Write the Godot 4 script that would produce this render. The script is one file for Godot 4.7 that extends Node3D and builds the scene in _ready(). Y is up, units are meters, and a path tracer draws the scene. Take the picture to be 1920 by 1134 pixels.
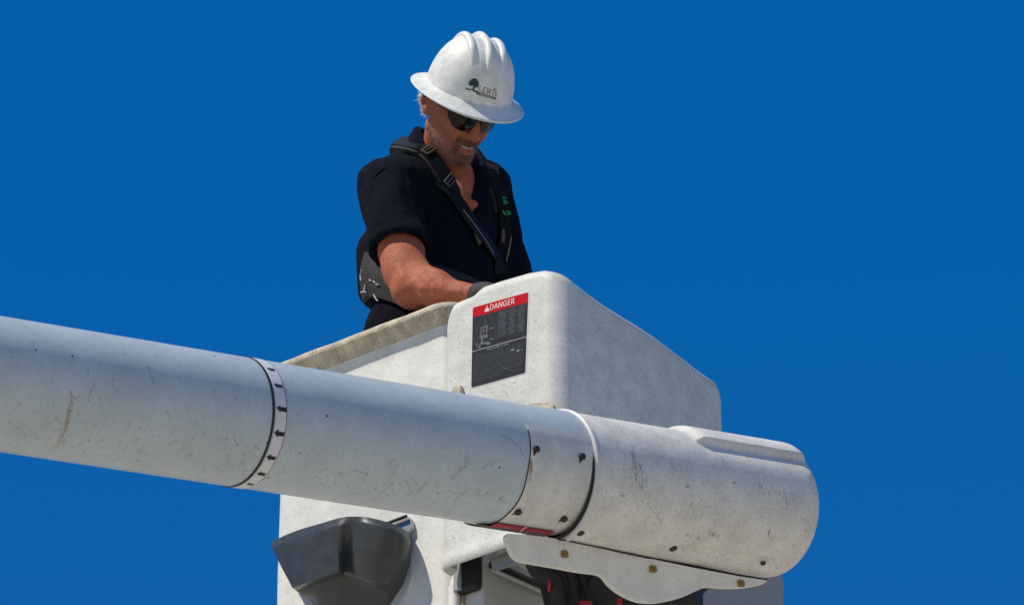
extends Node3D
# A worker in the bucket of a utility truck's boom, seen from the ground against a deep blue sky.

const FOCAL := 9840.0          # focal length in pixels of the 1920 x 1134 photograph
const PITCH := 30.4            # the camera looks up
var cam_at := Vector3(0, 1.6, 0)
var cam_fwd := Vector3(0, sin(deg_to_rad(PITCH)), -cos(deg_to_rad(PITCH)))
var cam_up := Vector3(0, cos(deg_to_rad(PITCH)), sin(deg_to_rad(PITCH)))
var bucket_frame := Transform3D()
var boom_frame := Transform3D()
var M := {}
var rng := RandomNumberGenerator.new()

# ------------------------------------------------------------------ pixels to places
func ray(px: float, py: float) -> Vector3:
	return cam_fwd + Vector3.RIGHT * ((px - 960.0) / FOCAL) + cam_up * ((567.0 - py) / FOCAL)

func at(px: float, py: float, depth: float) -> Vector3:
	return cam_at + ray(px, py) * depth

# where the line of sight meets the plane z = const (axis 2) or x = const (axis 0) of a frame, in that frame
func on_plane(fr: Transform3D, axis: int, value: float, px: float, py: float) -> Vector3:
	var inv := fr.affine_inverse()
	var o := inv * cam_at
	var d := inv.basis * ray(px, py)
	var t := (value - o[axis]) / d[axis]
	return o + d * t

# where it meets a cylinder round the boom's x axis: Vector2(along, angle)
func on_boom(px: float, py: float, r: float, shift := Vector2.ZERO) -> Vector2:
	var inv := boom_frame.affine_inverse()
	var o := inv * cam_at
	var d := inv.basis * ray(px, py)
	var oy := o.y - shift.x
	var oz := o.z - shift.y
	var a := d.y * d.y + d.z * d.z
	var b := oy * d.y + oz * d.z
	var c := oy * oy + oz * oz - r * r
	var disc := b * b - a * c
	var t := -b / a
	if disc > 0.0:
		t = (-b - sqrt(disc)) / a
	var p := o + d * t
	return Vector2(p.x, atan2(p.y - shift.x, p.z - shift.y))

# ------------------------------------------------------------------ mesh building
class Mb:
	var v := PackedVector3Array()
	var uv := PackedVector2Array()
	var c := PackedColorArray()
	var idx := PackedInt32Array()
	func vert(p: Vector3, t := Vector2.ZERO, col := Color.WHITE) -> int:
		v.append(p)
		uv.append(t)
		c.append(col)
		return v.size() - 1
	func tri(a: int, b: int, d: int) -> void:
		idx.append(a)
		idx.append(b)
		idx.append(d)
	func quad(a: int, b: int, d: int, e: int) -> void:
		tri(a, b, d)
		tri(a, d, e)
	# rows of points as a sheet; flip turns its front side round
	func grid(P: Array, loop_rows := false, loop_cols := false, flip := false, uvs := [], cols := []) -> void:
		var base := v.size()
		var nr := P.size()
		var nc: int = P[0].size()
		for i in nr:
			for j in nc:
				var t := Vector2(float(j) / maxf(1.0, nc - 1), float(i) / maxf(1.0, nr - 1))
				if uvs.size() > 0:
					t = uvs[i][j]
				var k := Color.WHITE
				if cols.size() > 0:
					k = cols[i][j]
				vert(P[i][j], t, k)
		var er := nr if loop_rows else nr - 1
		var ec := nc if loop_cols else nc - 1
		for i in er:
			for j in ec:
				var i2 := (i + 1) % nr
				var j2 := (j + 1) % nc
				var a := base + i * nc + j
				var b := base + i * nc + j2
				var d := base + i2 * nc + j2
				var e := base + i2 * nc + j
				if flip:
					quad(a, e, d, b)
				else:
					quad(a, b, d, e)
	func box(lo: Vector3, hi: Vector3, bev := 0.004) -> void:
		# a box with chamfered edges
		var s := hi - lo
		var bv := minf(bev, minf(s.x, minf(s.y, s.z)) * 0.45)
		var c0 := (lo + hi) * 0.5
		var h := s * 0.5
		var cube := {}
		for ax in 3:
			for sg in [-1, 1]:
				for u in [-1, 1]:
					for w in [-1, 1]:
						var p := Vector3.ZERO
						p[ax] = sg * h[ax]
						p[(ax + 1) % 3] = u * (h[(ax + 1) % 3] - bv)
						p[(ax + 2) % 3] = w * (h[(ax + 2) % 3] - bv)
						cube[[ax, sg, u, w]] = c0 + p
		var pts := []
		for k in cube:
			pts.append(cube[k])
		hull(pts)
	func hull(pts: Array) -> void:
		# brute-force convex hull of a few points
		var n := pts.size()
		var done := {}
		for i in n:
			for j in range(i + 1, n):
				for k in range(j + 1, n):
					var nn: Vector3 = (pts[j] - pts[i]).cross(pts[k] - pts[i])
					if nn.length() < 1e-12:
						continue
					nn = nn.normalized()
					var pos := false
					var neg := false
					var on := []
					for m in n:
						var e: float = nn.dot(pts[m] - pts[i])
						if e > 1e-6:
							pos = true
						elif e < -1e-6:
							neg = true
						else:
							on.append(m)
					if pos and neg:
						continue
					if pos:
						nn = -nn
					var key := str(on)
					if done.has(key):
						continue
					done[key] = true
					var cc := Vector3.ZERO
					for m in on:
						cc += pts[m]
					cc /= on.size()
					var u: Vector3 = (pts[on[0]] - cc).normalized()
					var w := nn.cross(u)
					on.sort_custom(func(x, y): return atan2((pts[x] - cc).dot(w), (pts[x] - cc).dot(u)) < atan2((pts[y] - cc).dot(w), (pts[y] - cc).dot(u)))
					var b := v.size()
					for m in on:
						vert(pts[m])
					for m in range(1, on.size() - 1):
						tri(b, b + m + 1, b + m)
	# a sheet with thickness: points P, thickness t split to both sides
	func slab(P: Array, t: float, loop_cols := false, uvs := []) -> void:
		var nr := P.size()
		var nc: int = P[0].size()
		var A := []
		var B := []
		for i in nr:
			var ra := PackedVector3Array()
			var rb := PackedVector3Array()
			for j in nc:
				var i0 := maxi(i - 1, 0)
				var i1 := mini(i + 1, nr - 1)
				var j0 := (j - 1 + nc) % nc if loop_cols else maxi(j - 1, 0)
				var j1 := (j + 1) % nc if loop_cols else mini(j + 1, nc - 1)
				var n: Vector3 = (P[i1][j] - P[i0][j]).cross(P[i][j1] - P[i][j0]).normalized()
				ra.append(P[i][j] + n * t * 0.5)
				rb.append(P[i][j] - n * t * 0.5)
			A.append(ra)
			B.append(rb)
		grid(A, false, loop_cols, false, uvs)
		grid(B, false, loop_cols, true, uvs)
		var e0 := [B[0], A[0]]
		var e1 := [A[nr - 1], B[nr - 1]]
		grid(e0, false, loop_cols)
		grid(e1, false, loop_cols)
		if not loop_cols:
			var l := [PackedVector3Array(), PackedVector3Array()]
			var r := [PackedVector3Array(), PackedVector3Array()]
			for i in nr:
				l[0].append(A[i][0])
				l[1].append(B[i][0])
				r[0].append(B[i][nc - 1])
				r[1].append(A[i][nc - 1])
			grid([l[0], l[1]], false, false, true)
			grid([r[0], r[1]], false, false, true)
	# a flat outline with thickness; place(Vector2, depth 0 or 1) gives the point
	func prism(poly: PackedVector2Array, place: Callable) -> void:
		var pl := poly.duplicate()
		if Geometry2D.is_polygon_clockwise(pl):
			pl.reverse()
		var t := Geometry2D.triangulate_polygon(pl)
		var n := pl.size()
		for side in 2:
			var b := v.size()
			for q in pl:
				vert(place.call(q, float(side)), q)
			for k in range(0, t.size(), 3):
				if side == 1:
					tri(b + t[k], b + t[k + 2], b + t[k + 1])
				else:
					tri(b + t[k], b + t[k + 1], b + t[k + 2])
		for k in n:
			var k2 := (k + 1) % n
			var a := vert(place.call(pl[k], 0.0))
			var b2 := vert(place.call(pl[k2], 0.0))
			var d := vert(place.call(pl[k2], 1.0))
			var e := vert(place.call(pl[k], 1.0))
			quad(a, b2, d, e)
	# a tube along points with radii
	func tube(P: Array, R: Array, n := 10, caps := true) -> void:
		var rows := []
		var up := Vector3(0.123, 0.9, 0.31)
		for i in P.size():
			var t: Vector3 = (P[mini(i + 1, P.size() - 1)] - P[maxi(i - 1, 0)]).normalized()
			var x := up.cross(t).normalized()
			var y := t.cross(x)
			up = y
			var row := PackedVector3Array()
			for k in n:
				var a := TAU * k / n
				row.append(P[i] + (x * cos(a) + y * sin(a)) * R[i])
			rows.append(row)
		grid(rows, false, true, false)
		if caps:
			for e in 2:
				var row: PackedVector3Array = rows[0] if e == 0 else rows[rows.size() - 1]
				var cc := vert(P[0] if e == 0 else P[P.size() - 1])
				var b := v.size()
				for k in n:
					vert(row[k])
				for k in n:
					if e == 0:
						tri(cc, b + (k + 1) % n, b + k)
					else:
						tri(cc, b + k, b + (k + 1) % n)
	func add_mesh(am: ArrayMesh, fn: Callable) -> void:
		for s in am.get_surface_count():
			var arr := am.surface_get_arrays(s)
			var b := v.size()
			for p in arr[Mesh.ARRAY_VERTEX]:
				vert(fn.call(p))
			if arr[Mesh.ARRAY_INDEX] == null or arr[Mesh.ARRAY_INDEX].size() == 0:
				for k in arr[Mesh.ARRAY_VERTEX].size():
					idx.append(b + k)
			else:
				for k in arr[Mesh.ARRAY_INDEX]:
					idx.append(b + k)
	# normals: smooth where faces meet at less than crease degrees
	func commit(crease := 40.0) -> ArrayMesh:
		var nf := idx.size() / 3
		var fn := PackedVector3Array()
		fn.resize(nf)
		var at_pos := {}
		for k in nf:
			var a := v[idx[k * 3]]
			var n := (v[idx[k * 3 + 2]] - a).cross(v[idx[k * 3 + 1]] - a)
			fn[k] = n
			for m in 3:
				var p := v[idx[k * 3 + m]]
				var key := Vector3i(roundi(p.x * 20000.0), roundi(p.y * 20000.0), roundi(p.z * 20000.0))
				if at_pos.has(key):
					at_pos[key].append(k)
				else:
					at_pos[key] = [k]
		var lim := cos(deg_to_rad(crease))
		var ov := PackedVector3Array()
		var on := PackedVector3Array()
		var ou := PackedVector2Array()
		var oc := PackedColorArray()
		for k in nf:
			var me := fn[k].normalized()
			if fn[k].length() < 1e-14:
				continue
			for m in 3:
				var i := idx[k * 3 + m]
				var p := v[i]
				var key := Vector3i(roundi(p.x * 20000.0), roundi(p.y * 20000.0), roundi(p.z * 20000.0))
				var n := Vector3.ZERO
				for q in at_pos[key]:
					if fn[q].normalized().dot(me) > lim:
						n += fn[q]
				ov.append(p)
				on.append(n.normalized() if n.length() > 1e-14 else me)
				ou.append(uv[i])
				oc.append(c[i])
		var arr := []
		arr.resize(Mesh.ARRAY_MAX)
		arr[Mesh.ARRAY_VERTEX] = ov
		arr[Mesh.ARRAY_NORMAL] = on
		arr[Mesh.ARRAY_TEX_UV] = ou
		arr[Mesh.ARRAY_COLOR] = oc
		var am := ArrayMesh.new()
		am.add_surface_from_arrays(Mesh.PRIMITIVE_TRIANGLES, arr)
		return am

# ------------------------------------------------------------------ smooth bodies from distances
class Sdf:
	# primitive: [kind, a, ra, b, rb, basis_inverse, radii, k, op]
	var prims := []
	var off := []          # carved away afterwards
	func cap(a: Vector3, ra: float, b: Vector3, rb: float, k := 0.03) -> void:
		prims.append([0, a, ra, b, rb, Basis(), Vector3.ONE, k])
	func ell(c: Vector3, r: Vector3, bs := Basis(), k := 0.03) -> void:
		prims.append([1, c, maxf(r.x, maxf(r.y, r.z)), c, 0.0, bs.inverse(), r, k])
	func cut_cap(a: Vector3, ra: float, b: Vector3, rb: float, k := 0.006) -> void:
		off.append([0, a, ra, b, rb, Basis(), Vector3.ONE, k])
	func cut_ell(c: Vector3, r: Vector3, bs := Basis(), k := 0.006) -> void:
		off.append([1, c, maxf(r.x, maxf(r.y, r.z)), c, 0.0, bs.inverse(), r, k])
	# cut with half space: removes n.p > d within a ball
	func cut_half(c: Vector3, n: Vector3, ball: float) -> void:
		off.append([2, c, ball, n.normalized(), 0.0, Basis(), Vector3.ONE, 0.003])
	static func one(q: Array, p: Vector3) -> float:
		if q[0] == 0:
			var a: Vector3 = q[1]
			var ab: Vector3 = q[3] - a
			var t := clampf((p - a).dot(ab) / maxf(ab.length_squared(), 1e-9), 0.0, 1.0)
			return p.distance_to(a + ab * t) - lerpf(q[2], q[4], t)
		if q[0] == 1:
			var r: Vector3 = q[6]
			var l: Vector3 = q[5] * (p - q[1])
			var k0 := (l / r).length()
			var k1 := (l / (r * r)).length()
			return k0 * (k0 - 1.0) / maxf(k1, 1e-6)
		var n: Vector3 = q[3]
		return maxf(-n.dot(p - q[1]), p.distance_to(q[1]) - q[2])
	static func fold(list: Array, cuts: Array, p: Vector3) -> float:
		var d := 10.0
		for q in list:
			var e := one(q, p)
			var k: float = q[7]
			var h := maxf(k - absf(d - e), 0.0) / k
			d = minf(d, e) - h * h * k * 0.25
		for q in cuts:
			var e := -one(q, p)
			var k: float = q[7]
			var h := maxf(k - absf(d - e), 0.0) / k
			d = maxf(d, e) + h * h * k * 0.25
		return d
	func dist(p: Vector3) -> float:
		return fold(prims, off, p)
	func trace(o: Vector3, dir: Vector3, t0: float, t1: float) -> Vector3:
		var dn := dir.normalized()
		var t := t0
		for i in 90:
			var d := dist(o + dn * t)
			if d < 0.0004:
				break
			t += d * 0.8
			if t > t1:
				break
		return o + dn * t
	func grad(p: Vector3) -> Vector3:
		var e := 0.003
		return Vector3(dist(p + Vector3(e, 0, 0)) - dist(p - Vector3(e, 0, 0)), dist(p + Vector3(0, e, 0)) - dist(p - Vector3(0, e, 0)), dist(p + Vector3(0, 0, e)) - dist(p - Vector3(0, 0, e))).normalized()
	# surface nets into a mesh builder; only blocks near the surface are visited
	func mesh(mb: Mb, h: float) -> void:
		var lo := Vector3(1e9, 1e9, 1e9)
		var hi := -lo
		for q in prims:
			for e in [[q[1], q[2]], [q[3], q[4]]]:
				var r: float = e[1] if e[1] > 0.0 else q[2]
				lo = lo.min(e[0] - Vector3.ONE * r)
				hi = hi.max(e[0] + Vector3.ONE * r)
		lo -= Vector3.ONE * h * 3.0
		hi += Vector3.ONE * h * 3.0
		var B := 6
		var nb := Vector3i(((hi - lo) / (h * B)).ceil())
		var n := nb * B + Vector3i.ONE
		var val := PackedFloat32Array()
		val.resize(n.x * n.y * n.z)
		val.fill(1.0)
		var sx := n.y * n.z
		var sy := n.z
		var blocks := []
		var half := h * B * 0.5
		for bx in nb.x:
			for by in nb.y:
				for bz in nb.z:
					var cc := lo + Vector3(bx * B, by * B, bz * B) * h + Vector3.ONE * half
					var near := []
					var best := 10.0
					for q in prims:
						var e := one(q, cc)
						best = minf(best, e)
						if e < half * 1.9 + q[7]:
							near.append(q)
					if near.is_empty():
						continue
					if fold(near, off, cc) < -half * 2.6:
						for x in B + 1:
							for y in B + 1:
								for z in B + 1:
									val[(bx * B + x) * sx + (by * B + y) * sy + bz * B + z] = -1.0
						continue
					var cuts := []
					for q in off:
						if one(q, cc) < half * 1.9 + q[7]:
							cuts.append(q)
					blocks.append([bx, by, bz, near, cuts])
		for bk in blocks:
			for x in B + 1:
				for y in B + 1:
					for z in B + 1:
						var ix: int = bk[0] * B + x
						var iy: int = bk[1] * B + y
						var iz: int = bk[2] * B + z
						val[ix * sx + iy * sy + iz] = fold(bk[3], bk[4], lo + Vector3(ix, iy, iz) * h)
		var vid := {}
		var cells := []
		for bk in blocks:
			for x in B:
				for y in B:
					for z in B:
						var ix: int = bk[0] * B + x
						var iy: int = bk[1] * B + y
						var iz: int = bk[2] * B + z
						var o := ix * sx + iy * sy + iz
						var d := [val[o], val[o + sx], val[o + sy], val[o + sx + sy], val[o + 1], val[o + sx + 1], val[o + sy + 1], val[o + sx + sy + 1]]
						var neg := 0
						for e in d:
							if e < 0.0:
								neg += 1
						if neg == 0 or neg == 8:
							continue
						var sum := Vector3.ZERO
						var cnt := 0
						for e in [[0, 1], [2, 3], [4, 5], [6, 7], [0, 2], [1, 3], [4, 6], [5, 7], [0, 4], [1, 5], [2, 6], [3, 7]]:
							var a: float = d[e[0]]
							var b: float = d[e[1]]
							if (a < 0.0) != (b < 0.0):
								var t := a / (a - b)
								var pa := Vector3(e[0] & 1, (e[0] >> 1) & 1, e[0] >> 2)
								var pb := Vector3(e[1] & 1, (e[1] >> 1) & 1, e[1] >> 2)
								sum += pa.lerp(pb, t)
								cnt += 1
						vid[o] = mb.vert(lo + (Vector3(ix, iy, iz) + sum / cnt) * h)
						cells.append(o)
		for o in cells:
			var v0 := val[o]
			# edge along x: cells around in y,z
			for ax in 3:
				var step: int = [sx, sy, 1][ax]
				var u: int = [sy, 1, sx][ax]
				var w: int = [1, sx, sy][ax]
				var v1 := val[o + step]
				if (v0 < 0.0) == (v1 < 0.0):
					continue
				if not (vid.has(o - u) and vid.has(o - w) and vid.has(o - u - w)):
					continue
				if v0 < 0.0:
					mb.quad(vid[o], vid[o - w], vid[o - u - w], vid[o - u])
				else:
					mb.quad(vid[o], vid[o - u], vid[o - u - w], vid[o - w])

# ------------------------------------------------------------------ objects
var used := {}
func numbered(called: String) -> String:
	if not used.has(called):
		used[called] = 0
		return called
	used[called] += 1
	return "%s_%03d" % [called, used[called]]

func thing(called: String, label: String, category: String, fr := Transform3D()) -> Node3D:
	var o := Node3D.new()
	o.name = numbered(called)
	add_child(o)
	o.transform = fr
	o.set_meta("label", label)
	o.set_meta("category", category)
	return o

func obj(called: String, mesh: Mesh, m: Material, parent: Node, label := "") -> MeshInstance3D:
	var o := MeshInstance3D.new()
	o.name = called
	o.mesh = mesh
	o.material_override = m
	o.cast_shadow = GeometryInstance3D.SHADOW_CASTING_SETTING_ON
	parent.add_child(o, true)
	if label:
		o.set_meta("label", label)
	return o

func lin(r: float, g: float, b: float) -> Color:
	return Color(r, g, b).linear_to_srgb()

func mat(c: Color, rough := 0.5, metal := 0.0) -> StandardMaterial3D:
	var m := StandardMaterial3D.new()
	m.albedo_color = c
	m.roughness = rough
	m.metallic = metal
	return m

# ------------------------------------------------------------------ textures
class Paint:
	var w := 0
	var h := 0
	var px := PackedByteArray()
	func _init(ww: int, hh: int, base: Color, amount: float, seed_: int, freq := 0.02) -> void:
		w = ww
		h = hh
		var f := FastNoiseLite.new()
		f.seed = seed_
		f.frequency = freq
		f.fractal_octaves = 5
		var a := f.get_seamless_image(w, h)
		a.convert(Image.FORMAT_L8)
		f.seed = seed_ + 7
		f.frequency = freq * 9.0
		var b := f.get_seamless_image(w, h)
		b.convert(Image.FORMAT_L8)
		var da := a.get_data()
		var db := b.get_data()
		px.resize(w * h * 3)
		for i in w * h:
			var t := (da[i] - 128) / 128.0 * 0.6 + (db[i] - 128) / 128.0 * 0.6
			var k := 1.0 + t * amount
			px[i * 3] = clampi(int(base.r * k * 255.0), 0, 255)
			px[i * 3 + 1] = clampi(int(base.g * (1.0 + t * amount * 1.02) * 255.0), 0, 255)
			px[i * 3 + 2] = clampi(int(base.b * (1.0 + t * amount * 1.1) * 255.0), 0, 255)
	func dot(x: float, y: float, c: Color, s: float) -> void:
		var xi := posmod(int(floor(x)), w)
		var yi := posmod(int(floor(y)), h)
		var o := (yi * w + xi) * 3
		px[o] = int(lerpf(px[o], c.r * 255.0, s))
		px[o + 1] = int(lerpf(px[o + 1], c.g * 255.0, s))
		px[o + 2] = int(lerpf(px[o + 2], c.b * 255.0, s))
	func spot(x: float, y: float, r: float, c: Color, s: float, r2 := -1.0, wob := 0.0, rg: RandomNumberGenerator = null) -> void:
		var ry := r if r2 < 0.0 else r2
		for j in range(int(-ry - 1), int(ry + 2)):
			for i in range(int(-r - 1), int(r + 2)):
				var e := Vector2(i / maxf(r, 0.5), j / maxf(ry, 0.5)).length()
				if rg != null:
					e += rg.randf_range(-wob, wob)
				if e < 1.0:
					dot(x + i, y + j, c, s)
	func line(a: Vector2, b: Vector2, c: Color, s: float, width := 1.0) -> void:
		var n := int(a.distance_to(b) * 1.3) + 1
		for i in n + 1:
			var p := a.lerp(b, float(i) / n)
			if width <= 1.0:
				dot(p.x, p.y, c, s)
			else:
				spot(p.x, p.y, width * 0.5, c, s)
	func scratches(n: int, len0: float, len1: float, ang: float, spread: float, c: Color, s0: float, s1: float, rg: RandomNumberGenerator, area := Rect2(0, 0, 1, 1)) -> void:
		for k in n:
			var p := Vector2((area.position.x + rg.randf() * area.size.x) * w, (area.position.y + rg.randf() * area.size.y) * h)
			var d := ang + rg.randfn(0.0, spread)
			var l := rg.randf_range(len0, len1)
			var s := rg.randf_range(s0, s1)
			var bend := rg.randf_range(-0.02, 0.02)
			for q in int(l):
				if rg.randf() < 0.8:
					dot(p.x, p.y, c, s * (0.4 + 0.6 * rg.randf()))
				p += Vector2(cos(d), sin(d))
				d += bend + rg.randfn(0.0, 0.06)
	func specks(n: int, r0: float, r1: float, c: Color, s0: float, s1: float, rg: RandomNumberGenerator, area := Rect2(0, 0, 1, 1)) -> void:
		for k in n:
			var r := rg.randf_range(r0, r1)
			spot((area.position.x + rg.randf() * area.size.x) * w, (area.position.y + rg.randf() * area.size.y) * h, r, c, rg.randf_range(s0, s1), r * rg.randf_range(0.5, 1.6), 0.4, rg)
	func texture() -> ImageTexture:
		return ImageTexture.create_from_image(Image.create_from_data(w, h, false, Image.FORMAT_RGB8, px))

func noise_normal(seed_: int, freq: float, strength: float, size := 512) -> ImageTexture:
	var f := FastNoiseLite.new()
	f.seed = seed_
	f.frequency = freq
	f.fractal_octaves = 4
	var im := f.get_seamless_image(size, size)
	im.convert(Image.FORMAT_RGBA8)
	im.bump_map_to_normal_map(strength)
	return ImageTexture.create_from_image(im)

# ------------------------------------------------------------------ the scene
func _ready() -> void:
	rng.seed = 20
	# camera
	var cam := Camera3D.new()
	cam.name = "camera"
	cam.position = cam_at
	cam.basis = Basis(Vector3.RIGHT, cam_up, -cam_fwd)
	cam.fov = rad_to_deg(2.0 * atan(567.0 / FOCAL))
	cam.near = 0.1
	cam.far = 3000.0
	add_child(cam)
	cam.current = true
	# sky
	var sky_mat := ProceduralSkyMaterial.new()
	sky_mat.sky_top_color = Color(0.0, 0.368, 0.66)
	sky_mat.sky_horizon_color = Color(0.56, 0.68, 0.78)
	sky_mat.sky_curve = 0.09
	sky_mat.ground_horizon_color = Color(0.62, 0.61, 0.58)
	sky_mat.ground_bottom_color = Color(0.5, 0.48, 0.45)
	sky_mat.sun_angle_max = 1.0
	sky_mat.energy_multiplier = 1.0
	var sky := Sky.new()
	sky.sky_material = sky_mat
	var env := Environment.new()
	env.background_mode = Environment.BG_SKY
	env.sky = sky
	env.tonemap_mode = Environment.TONE_MAPPER_LINEAR
	env.tonemap_exposure = 1.0
	env.sdfgi_enabled = true
	env.ssao_enabled = true
	env.ssil_enabled = true
	var we := WorldEnvironment.new()
	we.name = "world_environment"
	we.environment = env
	add_child(we)
	# sun: high on the left, a little towards the camera
	var sun := DirectionalLight3D.new()
	sun.name = "sun"
	sun.light_energy = 1.32
	sun.light_color = Color(1.0, 0.965, 0.90)
	sun.light_angular_distance = 0.53
	sun.shadow_enabled = true
	add_child(sun)
	var el := deg_to_rad(54.0)
	var az := deg_to_rad(150.0)
	var to_sun := Vector3(cos(az) * cos(el), sin(el), sin(az) * cos(el))
	sun.look_at_from_position(to_sun * 50.0, Vector3.ZERO, Vector3.UP)

	# frames of the bucket and the boom
	var th := deg_to_rad(-36.7)
	bucket_frame = Transform3D(Basis(Vector3.UP, th), at(1062, 497, 12.0))
	var e := deg_to_rad(10.15)
	var ph := deg_to_rad(36.46)
	var ax := Vector3(cos(e) * cos(ph), sin(e), -cos(e) * sin(ph))
	var ay := (Vector3.UP - ax * ax.y).normalized()
	boom_frame = Transform3D(Basis(ax, ay, ax.cross(ay)), at(530, 804.3, 10.927))

	make_materials()
	print("materials ", Time.get_ticks_msec())
	make_ground()
	make_boom()
	print("boom ", Time.get_ticks_msec())
	make_bucket()
	print("bucket ", Time.get_ticks_msec())
	make_person()
	print("person ", Time.get_ticks_msec())

func make_materials() -> void:
	# off-white gelcoat of the bucket: speckled with dirt, mapped on all sides
	var p := Paint.new(768, 768, Color(0.86, 0.86, 0.83), 0.08, 3, 0.012)
	p.specks(2600, 0.5, 1.6, Color(0.50, 0.48, 0.43), 0.12, 0.4, rng)
	p.specks(160, 1.0, 3.0, Color(0.46, 0.42, 0.36), 0.1, 0.28, rng)
	p.scratches(420, 4, 22, 0.6, 0.9, Color(0.36, 0.34, 0.31), 0.12, 0.4, rng)
	var m := mat(Color.WHITE, 0.55)
	m.albedo_texture = p.texture()
	m.uv1_triplanar = true
	m.uv1_scale = Vector3.ONE * 1.3
	m.normal_enabled = true
	m.normal_texture = noise_normal(11, 0.03, 1.5)
	m.normal_scale = 0.11
	M.gel = m
	# the same with the dark oblique scuffs of the end that rubs on branches
	p = Paint.new(768, 768, Color(0.81, 0.815, 0.785), 0.09, 5, 0.012)
	p.specks(3000, 0.5, 1.8, Color(0.42, 0.42, 0.41), 0.12, 0.45, rng)
	p.scratches(1500, 4, 20, 0.75, 0.5, Color(0.22, 0.22, 0.22), 0.2, 0.7, rng)
	m = m.duplicate()
	m.albedo_texture = p.texture()
	M.gel_scuffed = m
	M.dirty_edge = mat(lin(0.42, 0.38, 0.29), 0.85)
	M.black_plastic = mat(lin(0.032, 0.034, 0.034), 0.33)
	p = Paint.new(256, 256, Color(0.26, 0.265, 0.26), 0.25, 9, 0.03)
	p.scratches(60, 4, 18, 0.9, 0.6, Color(0.62, 0.62, 0.6), 0.1, 0.6, rng)
	M.black_plastic.albedo_color = Color.WHITE
	M.black_plastic.albedo_texture = p.texture()
	M.black_plastic.uv1_triplanar = true
	M.black_plastic.uv1_scale = Vector3.ONE * 2.2
	M.rubber = mat(lin(0.012, 0.012, 0.013), 0.6)
	M.steel = mat(lin(0.45, 0.44, 0.42), 0.38, 0.85)
	M.paint_white = mat(lin(0.66, 0.66, 0.63), 0.45)
	M.bolt = mat(lin(0.035, 0.033, 0.03), 0.55, 0.3)
	M.brass = mat(lin(0.27, 0.17, 0.03), 0.6, 0.2)
	M.rust = mat(lin(0.16, 0.075, 0.03), 0.9)
	M.red = mat(lin(0.40, 0.02, 0.028), 0.6)
	M.black = mat(lin(0.012, 0.012, 0.013), 0.6)

func make_ground() -> void:
	var p := Paint.new(512, 512, Color(0.70, 0.67, 0.61), 0.3, 31, 0.02)
	p.specks(1500, 0.5, 2.0, Color(0.45, 0.42, 0.37), 0.2, 0.6, rng)
	var m := mat(Color.WHITE, 0.95)
	m.albedo_texture = p.texture()
	m.uv1_triplanar = true
	m.uv1_scale = Vector3.ONE * 0.2
	var pm := PlaneMesh.new()
	pm.size = Vector2(1600, 1600)
	var g := obj("ground", pm, m, self)
	g.set_meta("kind", "structure")
	g.set_meta("label", "pale dusty concrete ground of the yard")
	g.set_meta("category", "ground")

# ------------------------------------------------------------------ boom
const BOOM_R := 0.135
const TIP_R := 0.147
const S0 := -2.9
const S1 := 0.735
const TEX_S0 := -1.0
const TEX_L := 1.8
var tip_shift := Vector2.ZERO

func boom_pt(s: float, ang: float, r: float, shift := Vector2.ZERO) -> Vector3:
	return Vector3(s, r * sin(ang) + shift.x, r * cos(ang) + shift.y)

# a sheet on the boom's skin, raised: s and angle ranges, edges wobbling by fn(u, v) -> Vector2 offset
func boom_sheet(s0: float, s1: float, a0: float, a1: float, r: float, t: float, ns := 8, na := 24, shift := Vector2.ZERO) -> Mb:
	var P := []
	for i in na + 1:
		var row := PackedVector3Array()
		for j in ns + 1:
			row.append(boom_pt(lerpf(s0, s1, float(j) / ns), lerpf(a0, a1, float(i) / na), r, shift))
		P.append(row)
	var mb := Mb.new()
	mb.slab(P, t)
	return mb

func boom_tex_xy(p: Paint, sa: Vector2) -> Vector2:
	return Vector2((sa.x - TEX_S0) / TEX_L * p.w, (sa.y / TAU + 0.5) * p.h)

# a mark drawn along photograph pixels on the boom's skin
func mark(p: Paint, pts: Array, c: Color, s: float, width := 1.0, jitter := 0.0) -> void:
	for k in pts.size() - 1:
		var a: Vector2 = pts[k]
		var b: Vector2 = pts[k + 1]
		var n := int(a.distance_to(b) * (1.0 + jitter * 1.2)) + 1
		for i in n:
			var q := a.lerp(b, float(i) / n) + Vector2(rng.randfn(0, jitter), rng.randfn(0, jitter))
			var x := boom_tex_xy(p, on_boom(q.x, q.y, BOOM_R))
			p.spot(x.x, x.y, width * 0.5, c, s * rng.randf_range(0.5, 1.0))

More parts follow.
